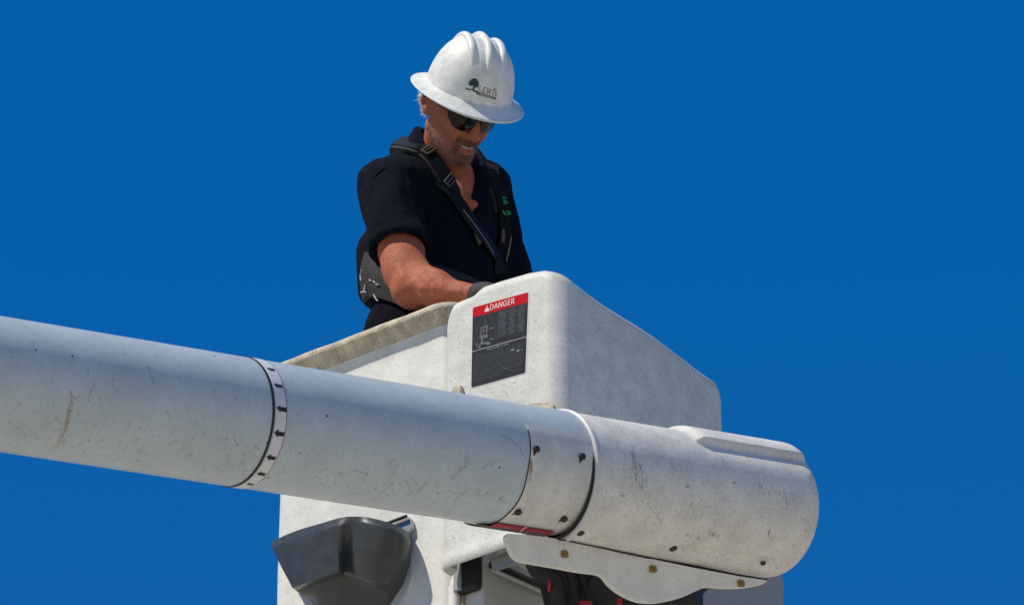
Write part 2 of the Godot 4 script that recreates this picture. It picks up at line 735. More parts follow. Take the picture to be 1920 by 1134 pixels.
func make_boom() -> void:
	var boom := thing("boom", "long white round boom tube with scuffed end cover, crossing in front of the bucket", "boom", boom_frame)
	var dark := Color(0.20, 0.19, 0.18)
	var brown := Color(0.45, 0.30, 0.16)
	# skin of the tube
	var p := Paint.new(1440, 720, Color(0.725, 0.77, 0.78), 0.055, 17, 0.008)
	var low := Rect2(0, 0.12, 1, 0.26)
	var mid := Rect2(0, 0.38, 1, 0.22)
	p.scratches(800, 3, 12, 1.5, 0.5, dark, 0.1, 0.45, rng, low)
	p.scratches(260, 3, 14, 1.5, 0.4, dark, 0.06, 0.4, rng, mid)
	p.scratches(170, 8, 30, 1.0, 0.8, dark, 0.15, 0.6, rng, low)
	p.scratches(50, 8, 26, 1.4, 0.5, dark, 0.1, 0.4, rng, mid)
	p.specks(700, 0.5, 1.6, dark, 0.1, 0.5, rng, low)
	p.specks(180, 0.5, 1.3, dark, 0.1, 0.5, rng, mid)
	p.specks(160, 1.5, 6.0, Color(0.55, 0.46, 0.34), 0.05, 0.16, rng, low)
	p.scratches(220, 5, 22, 1.3, 0.7, Color(0.42, 0.32, 0.2), 0.15, 0.5, rng, low)
	p.scratches(70, 5, 18, 1.3, 0.7, Color(0.42, 0.32, 0.2), 0.12, 0.4, rng, mid)
	p.specks(500, 1.0, 3.5, Color(0.42, 0.38, 0.29), 0.06, 0.3, rng, Rect2(0, 0.13, 1, 0.07))
	# rust run near the left edge
	mark(p, [Vector2(129, 732), Vector2(136, 745), Vector2(131, 752)], brown, 0.6, 2.0, 1.8)
	mark(p, [Vector2(152, 742), Vector2(138, 746)], brown, 0.5, 1.8, 1.2)
	mark(p, [Vector2(134, 752), Vector2(127, 785), Vector2(118, 812)], Color(0.44, 0.25, 0.11), 0.42, 1.8, 2.6)
	mark(p, [Vector2(132, 755), Vector2(122, 800), Vector2(108, 830), Vector2(100, 842)], brown, 0.5, 1.8, 2.6)
	mark(p, [Vector2(122, 815), Vector2(112, 838)], brown, 0.45, 1.8, 4.5)
	mark(p, [Vector2(0, 808), Vector2(30, 812), Vector2(80, 822)], brown, 0.15, 1.5, 4.0)
	# single long scratches
	for q in [[275, 684, 289, 722], [400, 738, 404, 728], [438, 737, 444, 752], [163, 688, 166, 702], [57, 640, 64, 648], [228, 650, 236, 666], [436, 816, 446, 838], [347, 852, 348, 862], [310, 770, 318, 782], [164, 744, 176, 722], [312, 834, 330, 826], [555, 690, 566, 700], [722, 872, 742, 860], [700, 935, 738, 905], [738, 905, 737, 925], [760, 900, 772, 925], [845, 900, 875, 870], [872, 868, 874, 850], [780, 925, 800, 905], [905, 880, 920, 865], [850, 940, 880, 915], [935, 815, 955, 823], [955, 823, 975, 840], [975, 840, 986, 860], [660, 880, 690, 890], [600, 905, 612, 912], [880, 855, 872, 880]]:
		mark(p, [Vector2(q[0], q[1]), Vector2(q[2], q[3])], Color(0.14, 0.14, 0.14), 0.34, 1.0, 0.9)
	for q in [[326, 798], [322, 808], [612, 778], [740, 878], [737, 886], [735, 900]]:
		mark(p, [Vector2(q[0], q[1]), Vector2(q[0] - 4, q[1] + 8)], Color(0.50, 0.40, 0.28), 0.25, 1.6, 3.0)
	for q in [[936, 876], [400, 667], [65, 655], [134, 667], [612, 779], [500, 830]]:
		mark(p, [Vector2(q[0], q[1]), Vector2(q[0] + 2, q[1] + 1)], dark, 0.9, 3.0)
	var bm := mat(Color.WHITE, 0.36)
	bm.albedo_texture = p.texture()
	bm.normal_enabled = true
	bm.normal_texture = noise_normal(21, 0.02, 2.0)
	bm.normal_scale = 0.06
	M.boom = bm
	# tube
	var P := []
	var uvs := []
	var ss := []
	var s := S0
	while s < S1:
		ss.append(s)
		s += 0.07
	ss.append(S1)
	for sv in ss:
		var row := PackedVector3Array()
		var ur := PackedVector2Array()
		for k in 97:
			var ang := -PI + TAU * k / 96.0
			row.append(boom_pt(sv, ang, BOOM_R))
			ur.append(Vector2((sv - TEX_S0) / TEX_L, float(k) / 96.0))
		P.append(row)
		uvs.append(ur)
	var mb := Mb.new()
	mb.grid(P, false, false, false, uvs)
	obj("tube", mb.commit(60), bm, boom)
	# joint ring: a dark groove line, then the pale label with arrows
	var sr := on_boom(512, 778, BOOM_R).x
	mb = boom_sheet(sr - 0.0025, sr + 0.0025, -PI, PI, BOOM_R + 0.0005, 0.0024, 2, 96)
	obj("joint_band", mb.commit(), M.black, boom, "thin black band round the tube")
	mb = boom_sheet(sr + 0.006, sr + 0.032, deg_to_rad(-150), deg_to_rad(80), BOOM_R + 0.0006, 0.0012, 4, 80)
	var lm := mat(lin(0.68, 0.68, 0.70), 0.4)
	var strip := obj("arrow_label", mb.commit(), lm, boom, "pale strip printed with black arrows")
	mb = boom_sheet(sr + 0.0325, sr + 0.0337, deg_to_rad(-150), deg_to_rad(60), BOOM_R + 0.0006, 0.001, 2, 80)
	obj("label_edge", mb.commit(), mat(lin(0.12, 0.11, 0.11), 0.7), strip)
	for q in [[487, 690, 0.8], [511, 722, 0.9], [522, 766, 1.1], [520, 812, 1.1], [508, 857, 1.0], [486, 887, 0.9], [458, 905, 0.7]]:
		var sa := on_boom(q[0], q[1], BOOM_R)
		var k: float = q[2] * 0.0095
		var poly := PackedVector2Array([Vector2(-1.3, 0.1), Vector2(-0.2, 1.0), Vector2(-0.25, 0.55), Vector2(1.2, 0.5), Vector2(1.15, -0.75), Vector2(-0.2, -0.65), Vector2(-0.25, -0.95)])
		for w in poly.size():
			poly[w] += Vector2(rng.randf_range(-0.12, 0.12), rng.randf_range(-0.12, 0.12))
		mb = Mb.new()
		mb.prism(poly, func(v2, side): return boom_pt(sr + 0.019 + v2.x * k, sa.y + v2.y * k * 0.75 / BOOM_R, BOOM_R + 0.0012 + 0.0008 * side))
		obj("arrow", mb.commit(), M.black, strip)
	# cuff plate with four bolts
	var sp := on_boom(985, 905, BOOM_R).x
	var P2 := []
	for i in 33:
		var row := PackedVector3Array()
		var ang := lerpf(deg_to_rad(-128), deg_to_rad(14), i / 32.0)
		for j in 13:
			row.append(boom_pt(lerpf(sp + 0.0015 * sin(i * 0.5), S1 - 0.012, j / 12.0), ang, BOOM_R + 0.0012))
		P2.append(row)
	mb = Mb.new()
	mb.slab(P2, 0.002)
	var cuff_p := Paint.new(512, 512, Color(0.83, 0.83, 0.80), 0.1, 41, 0.012)
	cuff_p.scratches(420, 6, 40, 1.3, 0.7, dark, 0.08, 0.45, rng)
	cuff_p.specks(400, 0.5, 2.0, Color(0.4, 0.33, 0.25), 0.1, 0.5, rng)
	var cm := mat(Color.WHITE, 0.5)
	cm.albedo_texture = cuff_p.texture()
	cm.uv1_triplanar = true
	cm.uv1_scale = Vector3.ONE * 2.5
	M.cuff = cm
	var cuff := obj("cuff_plate", mb.commit(), cm, boom, "scratched cuff plate fixed with dark bolts")
	var edge := []
	for i in 25:
		var ang := lerpf(deg_to_rad(-110), deg_to_rad(8), i / 24.0)
		edge.append(boom_pt(sp + 0.0015 * sin((ang + deg_to_rad(128)) / deg_to_rad(142) * 16.0), ang, BOOM_R + 0.0012))
	mb = Mb.new()
	mb.tube(edge, fill(0.0014, 25), 6)
	obj("sealant_edge", mb.commit(), M.bolt, cuff, "dark sealant line along the plate's edge")
	# rust fan under the plate's upper corner
	for k in 6:
		mb = Mb.new()
		var a0 := on_boom(992 + k * 0.6, 862, BOOM_R)
		var a1 := on_boom(989 + k * 1.5, 880 + rng.randf() * 24.0, BOOM_R)
		mb.grid([[boom_pt(a0.x, a0.y, BOOM_R + 0.0026), boom_pt(a0.x + 0.0007, a0.y, BOOM_R + 0.0026)], [boom_pt((a0.x + a1.x) * 0.5, (a0.y + a1.y) * 0.5, BOOM_R + 0.0027), boom_pt((a0.x + a1.x) * 0.5 + 0.0012, (a0.y + a1.y) * 0.5, BOOM_R + 0.0027)], [boom_pt(a1.x, a1.y, BOOM_R + 0.0026), boom_pt(a1.x + 0.0008, a1.y, BOOM_R + 0.0026)]])
		obj("rust_streak", mb.commit(), mat(lin(rng.randf_range(0.22, 0.4), 0.2, 0.09), 0.9), cuff)
	for q in [[1006, 842], [1092, 856], [972, 960], [1058, 973]]:
		var sa := on_boom(q[0], q[1], BOOM_R + 0.005)
		bolt(boom, sa, BOOM_R + 0.004, 0.0075, 0.006, Vector2.ZERO, M.bolt, "bolt")
		mb = Mb.new()
		var drip := PackedVector2Array([Vector2(-0.6, 0), Vector2(0.6, 0), Vector2(0.35, -1.1), Vector2(0.0, -1.9), Vector2(-0.4, -1.0)])
		mb.prism(drip, func(v2, side): return boom_pt(sa.x + v2.x * 0.009 + v2.y * 0.003, sa.y + v2.y * 0.008 / BOOM_R, BOOM_R + 0.0024 + 0.0008 * side))
		obj("sealant", mb.commit(), M.bolt, cuff)
	# red warning strip round the underside
	var w0 := on_boom(930, 976, BOOM_R)
	var w1 := on_boom(1044, 990, BOOM_R)
	mb = boom_sheet(w0.x, w1.x, w0.y - deg_to_rad(9), w0.y, BOOM_R + 0.0062, 0.001, 6, 6)
	var ws := obj("warning_strip", mb.commit(), M.red, boom, "worn red warning strip under the tube")
	mb = boom_sheet(w0.x - 0.016, w1.x - 0.002, w0.y - deg_to_rad(40), w0.y - deg_to_rad(9), BOOM_R + 0.0061, 0.001, 6, 10)
	obj("warning_text_panel", mb.commit(), mat(lin(0.07, 0.035, 0.035), 0.5), ws)
	# faded letters
	for half_ in 2:
		var tm := TextMesh.new()
		tm.text = "DANGER"
		tm.font = SystemFont.new()
		tm.font_size = 32
		tm.pixel_size = 0.00030
		tm.depth = 0.0
		var sc := w0.x + (w1.x - w0.x) * (0.27 + 0.47 * half_)
		mb = Mb.new()
		mb.add_mesh(text_arrays(tm), func(q): return boom_pt(sc + q.x, w0.y - deg_to_rad(4.6) + q.y / BOOM_R, BOOM_R + 0.0072))
		obj("lettering", mb.commit(), mat(lin(0.55, 0.22, 0.22), 0.6), ws)
	mb = Mb.new()
	var slit := []
	for k in 9:
		var g := on_boom(957 + k * 3.6, 1000 - k * 2.0 - (3.0 if k > 5 else 0.0), BOOM_R)
		slit.append([boom_pt(g.x, g.y, BOOM_R + 0.0075), boom_pt(g.x + 0.004, g.y - 0.004, BOOM_R + 0.0075)])
	mb.grid(slit)
	obj("torn_edge", mb.commit(), M.paint_white, ws)

	# end cover: a wider moulded shell
	var dsh := deg_to_rad(57)
	tip_shift = Vector2(-0.0125 * sin(dsh), -0.0125 * cos(dsh))
	p = Paint.new(1024, 1024, Color(0.865, 0.855, 0.815), 0.10, 51, 0.01)
	p.scratches(4200, 3, 13, 1.75, 0.45, Color(0.22, 0.21, 0.2), 0.12, 0.6, rng)
	p.scratches(260, 6, 22, 1.2, 0.8, Color(0.15, 0.15, 0.14), 0.15, 0.6, rng)
	p.specks(2600, 0.5, 1.6, Color(0.35, 0.32, 0.28), 0.1, 0.4, rng)
	p.specks(40, 3, 8, Color(0.55, 0.47, 0.38), 0.06, 0.2, rng)
	for k in 9:
		p.scratches(26, 4, 16, 1.7, 0.5, Color(0.16, 0.16, 0.16), 0.2, 0.6, rng, Rect2(rng.randf() * 0.9, rng.randf_range(0.28, 0.6), 0.05, 0.05))
	p.specks(260, 0.8, 2.5, Color(0.4, 0.36, 0.3), 0.08, 0.25, rng, Rect2(0.3, 0.225, 0.5, 0.05))
	for q in [[1186, 850, 1196, 880, 3], [1192, 868, 1200, 905, 4], [1198, 890, 1206, 925, 3], [1186, 838, 1190, 862, 1], [1325, 1002, 1345, 1008, 2], [1285, 1003, 1310, 1012, 2], [1465, 925, 1475, 945, 3], [1300, 930, 1296, 955, 1], [1420, 905, 1436, 930, 3], [1440, 1000, 1452, 1015, 2], [1100, 890, 1108, 915, 1], [1230, 960, 1240, 985, 1], [1345, 850, 1360, 866, 1]]:
		for k in int(q[4]) * 6:
			var u := rng.randf()
			var hit := on_boom(lerpf(q[0], q[2], u) + rng.randfn(0, 1.6 * q[4]), lerpf(q[1], q[3], u) + rng.randfn(0, 1.5), TIP_R, tip_shift)
			var tx := Vector2((hit.x - 0.728) / 0.9 * p.w, (hit.y / TAU + 0.5) * p.h)
			p.line(tx, tx + Vector2(rng.randf_range(-2.5, 1.0), rng.randf_range(5, 13)), Color(0.16, 0.15, 0.15), rng.randf_range(0.2, 0.6))
	for q in [[1168, 929, 7], [1290, 912, 3], [1377, 905, 3], [1110, 812, 4]]:
		for k in 26:
			var hit := on_boom(q[0] + rng.randfn(0, q[2] * 0.6), q[1] + rng.randfn(0, q[2] * 0.35), TIP_R, tip_shift)
			p.spot((hit.x - 0.728) / 0.9 * p.w, (hit.y / TAU + 0.5) * p.h, 1.2, Color(0.50, 0.41, 0.31), 0.35)
	var tm2 := mat(Color.WHITE, 0.52)
	tm2.albedo_texture = p.texture()
	tm2.normal_enabled = true
	tm2.normal_texture = noise_normal(61, 0.02, 2.5)
	tm2.normal_scale = 0.16
	M.tip = tm2
	var sa0 := 0.728
	var sa1 := 1.372
	P = []
	uvs = []
	var nS := 100
	for i in nS + 1:
		var u := float(i) / nS
		var sv := lerpf(sa0, sa1, u)
		var row := PackedVector3Array()
		var ur := PackedVector2Array()
		for k in 241:
			var ang := -PI + TAU * k / 240.0
			row.append(tip_pt(sv, ang, sa0, sa1))
			ur.append(Vector2((sv - sa0) / 0.9, float(k) / 240.0))
		P.append(row)
		uvs.append(ur)
	mb = Mb.new()
	mb.grid(P, false, false, false, uvs)
	# far end: domed disc
	var prev: PackedVector3Array = P[nS]
	var rows := [prev]
	var ru := [uvs[nS]]
	for q in range(1, 7):
		var row := PackedVector3Array()
		var ur := PackedVector2Array()
		for k in 241:
			var f := 1.0 - q / 6.0
			var cc := Vector3(sa1 + 0.012 * (1.0 - f * f), tip_shift.x, tip_shift.y)
			row.append(Vector3(cc.x, lerpf(cc.y, prev[k].y, f), lerpf(cc.z, prev[k].z, f)))
			ur.append(Vector2(0.8 + 0.02 * q, float(k) / 240.0))
		rows.append(row)
		ru.append(ur)
	mb.grid(rows, false, false, false, ru)
	# near end: step down to the tube
	rows = []
	for r in [TIP_R, TIP_R - 0.012]:
		var row := PackedVector3Array()
		for k in 145:
			row.append(boom_pt(sa0, -PI + TAU * k / 144.0, r, tip_shift))
		rows.append(row)
	mb.grid(rows, false, false, true)
	var cover := obj("end_cover", mb.commit(50), tm2, boom, "scuffed moulded cover over the end of the tube")
	# bead round the mouth of the cover
	var bead := []
	var br := []
	for k in 97:
		var ang := TAU * k / 96.0
		bead.append(boom_pt(sa0 - 0.002, ang, TIP_R - 0.001, tip_shift))
		br.append(0.006)
	mb = Mb.new()
	mb.tube(bead, br, 8, false)
	obj("rim_bead", mb.commit(), M.paint_white, cover, "bright raised bead round the mouth of the cover")
	var gap := []
	for k in 97:
		gap.append(boom_pt(sa0 - 0.010, TAU * k / 96.0, BOOM_R + 0.0015 + 0.005 * smoothstep(0.2, -1.0, sin(TAU * k / 96.0)), tip_shift * 0.5))
	mb = Mb.new()
	var gr := br.duplicate()
	for k in 97:
		gr[k] = 0.0032
	mb.tube(gap, gr, 6, false)
	obj("mouth_seal", mb.commit(), M.rubber, cover, "dark rubber seal in the mouth of the cover")
	for q in [[1089, 1000, 0.009], [1263, 1029, 0.009], [1432, 1057, 0.006]]:
		var sa := on_boom(q[0], q[1], TIP_R, tip_shift)
		bolt(boom, sa, TIP_R - 0.001, q[2], 0.0025, tip_shift, M.bolt, "plug")

	# lower skirt with its belly, hung under the cover
	var skirt_px := PackedVector2Array([Vector2(952, 1000), Vector2(1000, 1004), Vector2(1046, 1010), Vector2(1120, 1026), Vector2(1200, 1043), Vector2(1300, 1064), Vector2(1390, 1081), Vector2(1440, 1088), Vector2(1436, 1092), Vector2(1400, 1099), Vector2(1360, 1100), Vector2(1330, 1098), Vector2(1312, 1104), Vector2(1285, 1116), Vector2(1255, 1124), Vector2(1225, 1128), Vector2(1195, 1124), Vector2(1165, 1110), Vector2(1145, 1094), Vector2(1128, 1076), Vector2(1090, 1070), Vector2(1040, 1061), Vector2(1000, 1054), Vector2(978, 1050), Vector2(966, 1042), Vector2(958, 1028)])
	var sk0 := on_boom(1046, 1014, TIP_R, tip_shift)
	var zz := boom_pt(sk0.x, sk0.y, TIP_R, tip_shift).z + 0.004
	mb = Mb.new()
	# vertical sheet that leans back under the tube as it goes down
	var pl := PackedVector2Array()
	var dense := PackedVector2Array()
	for k in skirt_px.size():
		var n := skirt_px.size()
		var steps := 1 if k < 8 else 4
		for u in steps:
			dense.append(skirt_px[k].cubic_interpolate(skirt_px[(k + 1) % n], skirt_px[(k + n - 1) % n], skirt_px[(k + 2) % n], float(u) / steps))
	for q in dense:
		var w := skirt_point(q, zz)
		pl.append(Vector2(w.x, w.y))
	mb.prism(pl, func(v2, side): return Vector3(v2.x, v2.y, zz + (v2.y + 0.13) * 0.55 - 0.014 * (1.0 - side)))
	var skirt := obj("lower_cover", mb.commit(25), M.gel, boom, "lower cover with a rounded belly and yellow bolts")
	for q in [[1057, 1040], [1223, 1068], [1388, 1095]]:
		var w := skirt_point(Vector2(q[0], q[1]), zz)
		mb = Mb.new()
		mb.box(Vector3(-0.0085, -0.0075, -0.001), Vector3(0.0085, 0.0075, 0.008), 0.002)
		mb.box(Vector3(-0.005, -0.005, 0.008), Vector3(0.005, 0.005, 0.012), 0.0015)
		var b := obj("yellow_bolt", mb.commit(), M.brass, skirt)
		b.position = Vector3(w.x, w.y, zz + (w.y + 0.13) * 0.55)
		b.rotation.z = 0.1
	# dark tube drawn for the shade in the open seam above the skirt
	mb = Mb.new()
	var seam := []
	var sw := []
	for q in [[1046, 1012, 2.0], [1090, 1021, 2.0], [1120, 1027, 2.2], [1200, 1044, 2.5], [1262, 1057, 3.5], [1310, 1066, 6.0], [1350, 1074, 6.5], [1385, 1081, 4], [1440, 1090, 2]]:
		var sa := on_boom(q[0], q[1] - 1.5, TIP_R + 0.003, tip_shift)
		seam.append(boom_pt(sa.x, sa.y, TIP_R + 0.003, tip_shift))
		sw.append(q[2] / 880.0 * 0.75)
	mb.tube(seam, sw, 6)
	obj("seam_shade", mb.commit(), M.rubber, skirt, "dark line drawn for the shade in the open seam along the cover")
	# mount plate behind the end of the skirt
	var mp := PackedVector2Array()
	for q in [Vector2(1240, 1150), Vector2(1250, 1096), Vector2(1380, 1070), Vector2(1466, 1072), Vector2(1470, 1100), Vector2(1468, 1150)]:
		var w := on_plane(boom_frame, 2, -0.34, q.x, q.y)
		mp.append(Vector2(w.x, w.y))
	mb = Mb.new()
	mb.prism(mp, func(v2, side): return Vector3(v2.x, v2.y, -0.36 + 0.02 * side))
	var shaded_grey := mat(lin(0.36, 0.345, 0.32), 0.6)  # grey stands in for the deep shade under the boom
	var plate := obj("mount_plate", mb.commit(), shaded_grey, boom, "mounting plate under the end of the boom, coloured grey for the shade there")
	# thin right edge; lower strip added out of view to shade the plate
	var f0 := on_plane(boom_frame, 2, -0.12, 1470, 1076)
	mb = Mb.new()
	mb.box(Vector3(f0.x + 0.075, f0.y - 0.42, -0.375), Vector3(f0.x + 0.083, f0.y + 0.02, -0.335), 0.003)
	obj("edge_or_shade_flange", mb.commit(), M.paint_white, plate)
	mb = Mb.new()
	mb.box(Vector3(f0.x - 0.20, f0.y - 0.42, -0.36), Vector3(f0.x - 0.005, f0.y - 0.40, -0.10), 0.003)
	obj("edge_or_shade_flange", mb.commit(), M.paint_white, plate)
	make_hoses()

func skirt_point(q: Vector2, zz: float) -> Vector3:
	# plane z = zz + 0.55 (y + 0.13) in the boom's frame
	var inv := boom_frame.affine_inverse()
	var o := inv * cam_at
	var d := inv.basis * ray(q.x, q.y)
	var t := (zz + 0.55 * (o.y + 0.13) - o.z) / (d.z - 0.55 * d.y)
	return o + d * t

func tip_pt(s: float, ang: float, sa0: float, sa1: float) -> Vector3:
	var r := TIP_R
	# rounded far edge
	var e := (sa1 - s) / 0.04
	if e < 1.0:
		r -= 0.04 * (1.0 - sqrt(maxf(0.0, 1.0 - (1.0 - e) * (1.0 - e)))) * 0.8
	# step along the top: below it the shell is drawn in
	var deg := rad_to_deg(ang)
	var k := smoothstep(1.03, 1.06, s) * smoothstep(sa1 - 0.01, sa1 - 0.03, s)
	r += 0.012 * k * smoothstep(29.5, 34.5, deg) * smoothstep(120.0, 100.0, deg)
	r -= 0.003 * k * smoothstep(12.0, 27.0, deg) * smoothstep(34.0, 29.0, deg)
	# shallow groove low on the side
	var g := smoothstep(0.98, 1.05, s) * smoothstep(sa1 - 0.03, sa1 - 0.09, s)
	r -= 0.008 * g * exp(-pow((deg + 76.0) / 5.5, 2.0))
	r += 0.003 * g * exp(-pow((deg + 62.0) / 8.0, 2.0))
	return boom_pt(s, ang, r, tip_shift)

func bolt(parent: Node3D, sa: Vector2, r: float, rad: float, tall: float, shift: Vector2, m: Material, called: String) -> void:
	var mb := Mb.new()
	var nrm := Vector3(0, sin(sa.y), cos(sa.y))
	var c := boom_pt(sa.x, sa.y, r, shift)
	mb.tube([c - nrm * 0.002, c + nrm * tall * 0.75, c + nrm * tall], [rad, rad, rad * 0.7], 12)
	obj(called, mb.commit(30), m, parent)

func text_arrays(tm: TextMesh) -> ArrayMesh:
	var am := ArrayMesh.new()
	var arr := tm.get_mesh_arrays()
	if arr.size() > 0 and arr[Mesh.ARRAY_VERTEX] != null and arr[Mesh.ARRAY_VERTEX].size() > 0:
		am.add_surface_from_arrays(Mesh.PRIMITIVE_TRIANGLES, arr)
	return am

func make_hoses() -> void:
	var t := thing("hose_bundle", "black hydraulic hoses bunched under the boom end beside the bucket", "hose")
	t.position = at(1080, 1095, 11.75)
	var inv := t.position
	var n := 0
	for line in [[[1000, 1052], [1012, 1072], [1040, 1090], [1050, 1150]], [[1030, 1050], [1045, 1080], [1052, 1110], [1046, 1160]], [[1050, 1050], [1068, 1085], [1072, 1120], [1062, 1170]], [[1075, 1055], [1090, 1080], [1105, 1110], [1110, 1160]], [[1100, 1060], [1118, 1085], [1140, 1108], [1200, 1135]], [[1120, 1065], [1140, 1090], [1170, 1118], [1240, 1140]], [[1200, 1118], [1250, 1128], [1300, 1112], [1330, 1085]]]:
		var pts := []
		var rr := []
		for q in line:
			pts.append(at(q[0], q[1], 11.72 + 0.02 * n) - inv)
		var sm := smooth(pts, 6)
		for q in sm:
			rr.append(0.021 if n < 5 else 0.015)
		var mb := Mb.new()
		mb.tube(sm, rr, 12)
		obj("hose", mb.commit(), M.rubber, t)
		n += 1
	for q in [[1098, 1138, 0.014, 0.006], [1162, 1134, 0.006, 0.008], [1030, 1099, 0.0035, 0.006]]:
		var mb := Mb.new()
		mb.box(Vector3(-q[2], -q[3], -0.02), Vector3(q[2], q[3], 0.02), 0.001)
		var c := obj("hose_clamp", mb.commit(), M.red, t, "red clamp among the black hoses")
		c.position = at(q[0], q[1], 11.70) - inv
	var mb3 := Mb.new()
	mb3.tube([at(1120, 1085, 11.8) - inv, at(1180, 1112, 11.78) - inv, at(1260, 1122, 11.76) - inv, at(1312, 1118, 11.74) - inv], [0.06, 0.06, 0.055, 0.03], 18)
	obj("drive_housing", mb3.commit(), M.rubber, t, "dark housing under the boom")
	var mb2 := Mb.new()
	mb2.tube([at(1075, 1010, 11.86) - inv, at(1090, 1075, 11.86) - inv, at(1110, 1180, 11.86) - inv], [0.09, 0.10, 0.09], 20)
	obj("rotator", mb2.commit(), M.rubber, t, "dark rotator body behind the hoses")

func smooth(pts: Array, n: int) -> Array:
	var out := []
	for i in pts.size() - 1:
		var p0: Vector3 = pts[maxi(i - 1, 0)]
		var p1: Vector3 = pts[i]
		var p2: Vector3 = pts[i + 1]
		var p3: Vector3 = pts[mini(i + 2, pts.size() - 1)]
		for k in n:
			out.append(p1.cubic_interpolate(p2, p0, p3, float(k) / n))
	out.append(pts[pts.size() - 1])
	return out

# ------------------------------------------------------------------ bucket
# points of a rounded rectangle, counterclockwise seen from above, with outward normals
func round_rect(x0: float, x1: float, z0: float, z1: float, r: float, nc := 10, ns := 12) -> Array:
	var out := []
	var cs := [Vector2(x1 - r, z1 - r), Vector2(x1 - r, z0 + r), Vector2(x0 + r, z0 + r), Vector2(x0 + r, z1 - r)]
	var starts := [90.0, 0.0, -90.0, -180.0]
	for q in 4:
		for k in nc + 1:
			var a := deg_to_rad(starts[q] - 90.0 * k / nc)
			var n := Vector2(cos(a), sin(a))
			out.append([cs[q] + n * r, n])
		var last: Vector2 = out[out.size() - 1][0]
		var nn: Vector2 = out[out.size() - 1][1]
		var a2 := deg_to_rad(starts[(q + 1) % 4])
		var next: Vector2 = cs[(q + 1) % 4] + Vector2(cos(a2), sin(a2)) * r
		for k in range(1, ns):
			out.append([last.lerp(next, float(k) / ns), nn])
	return out

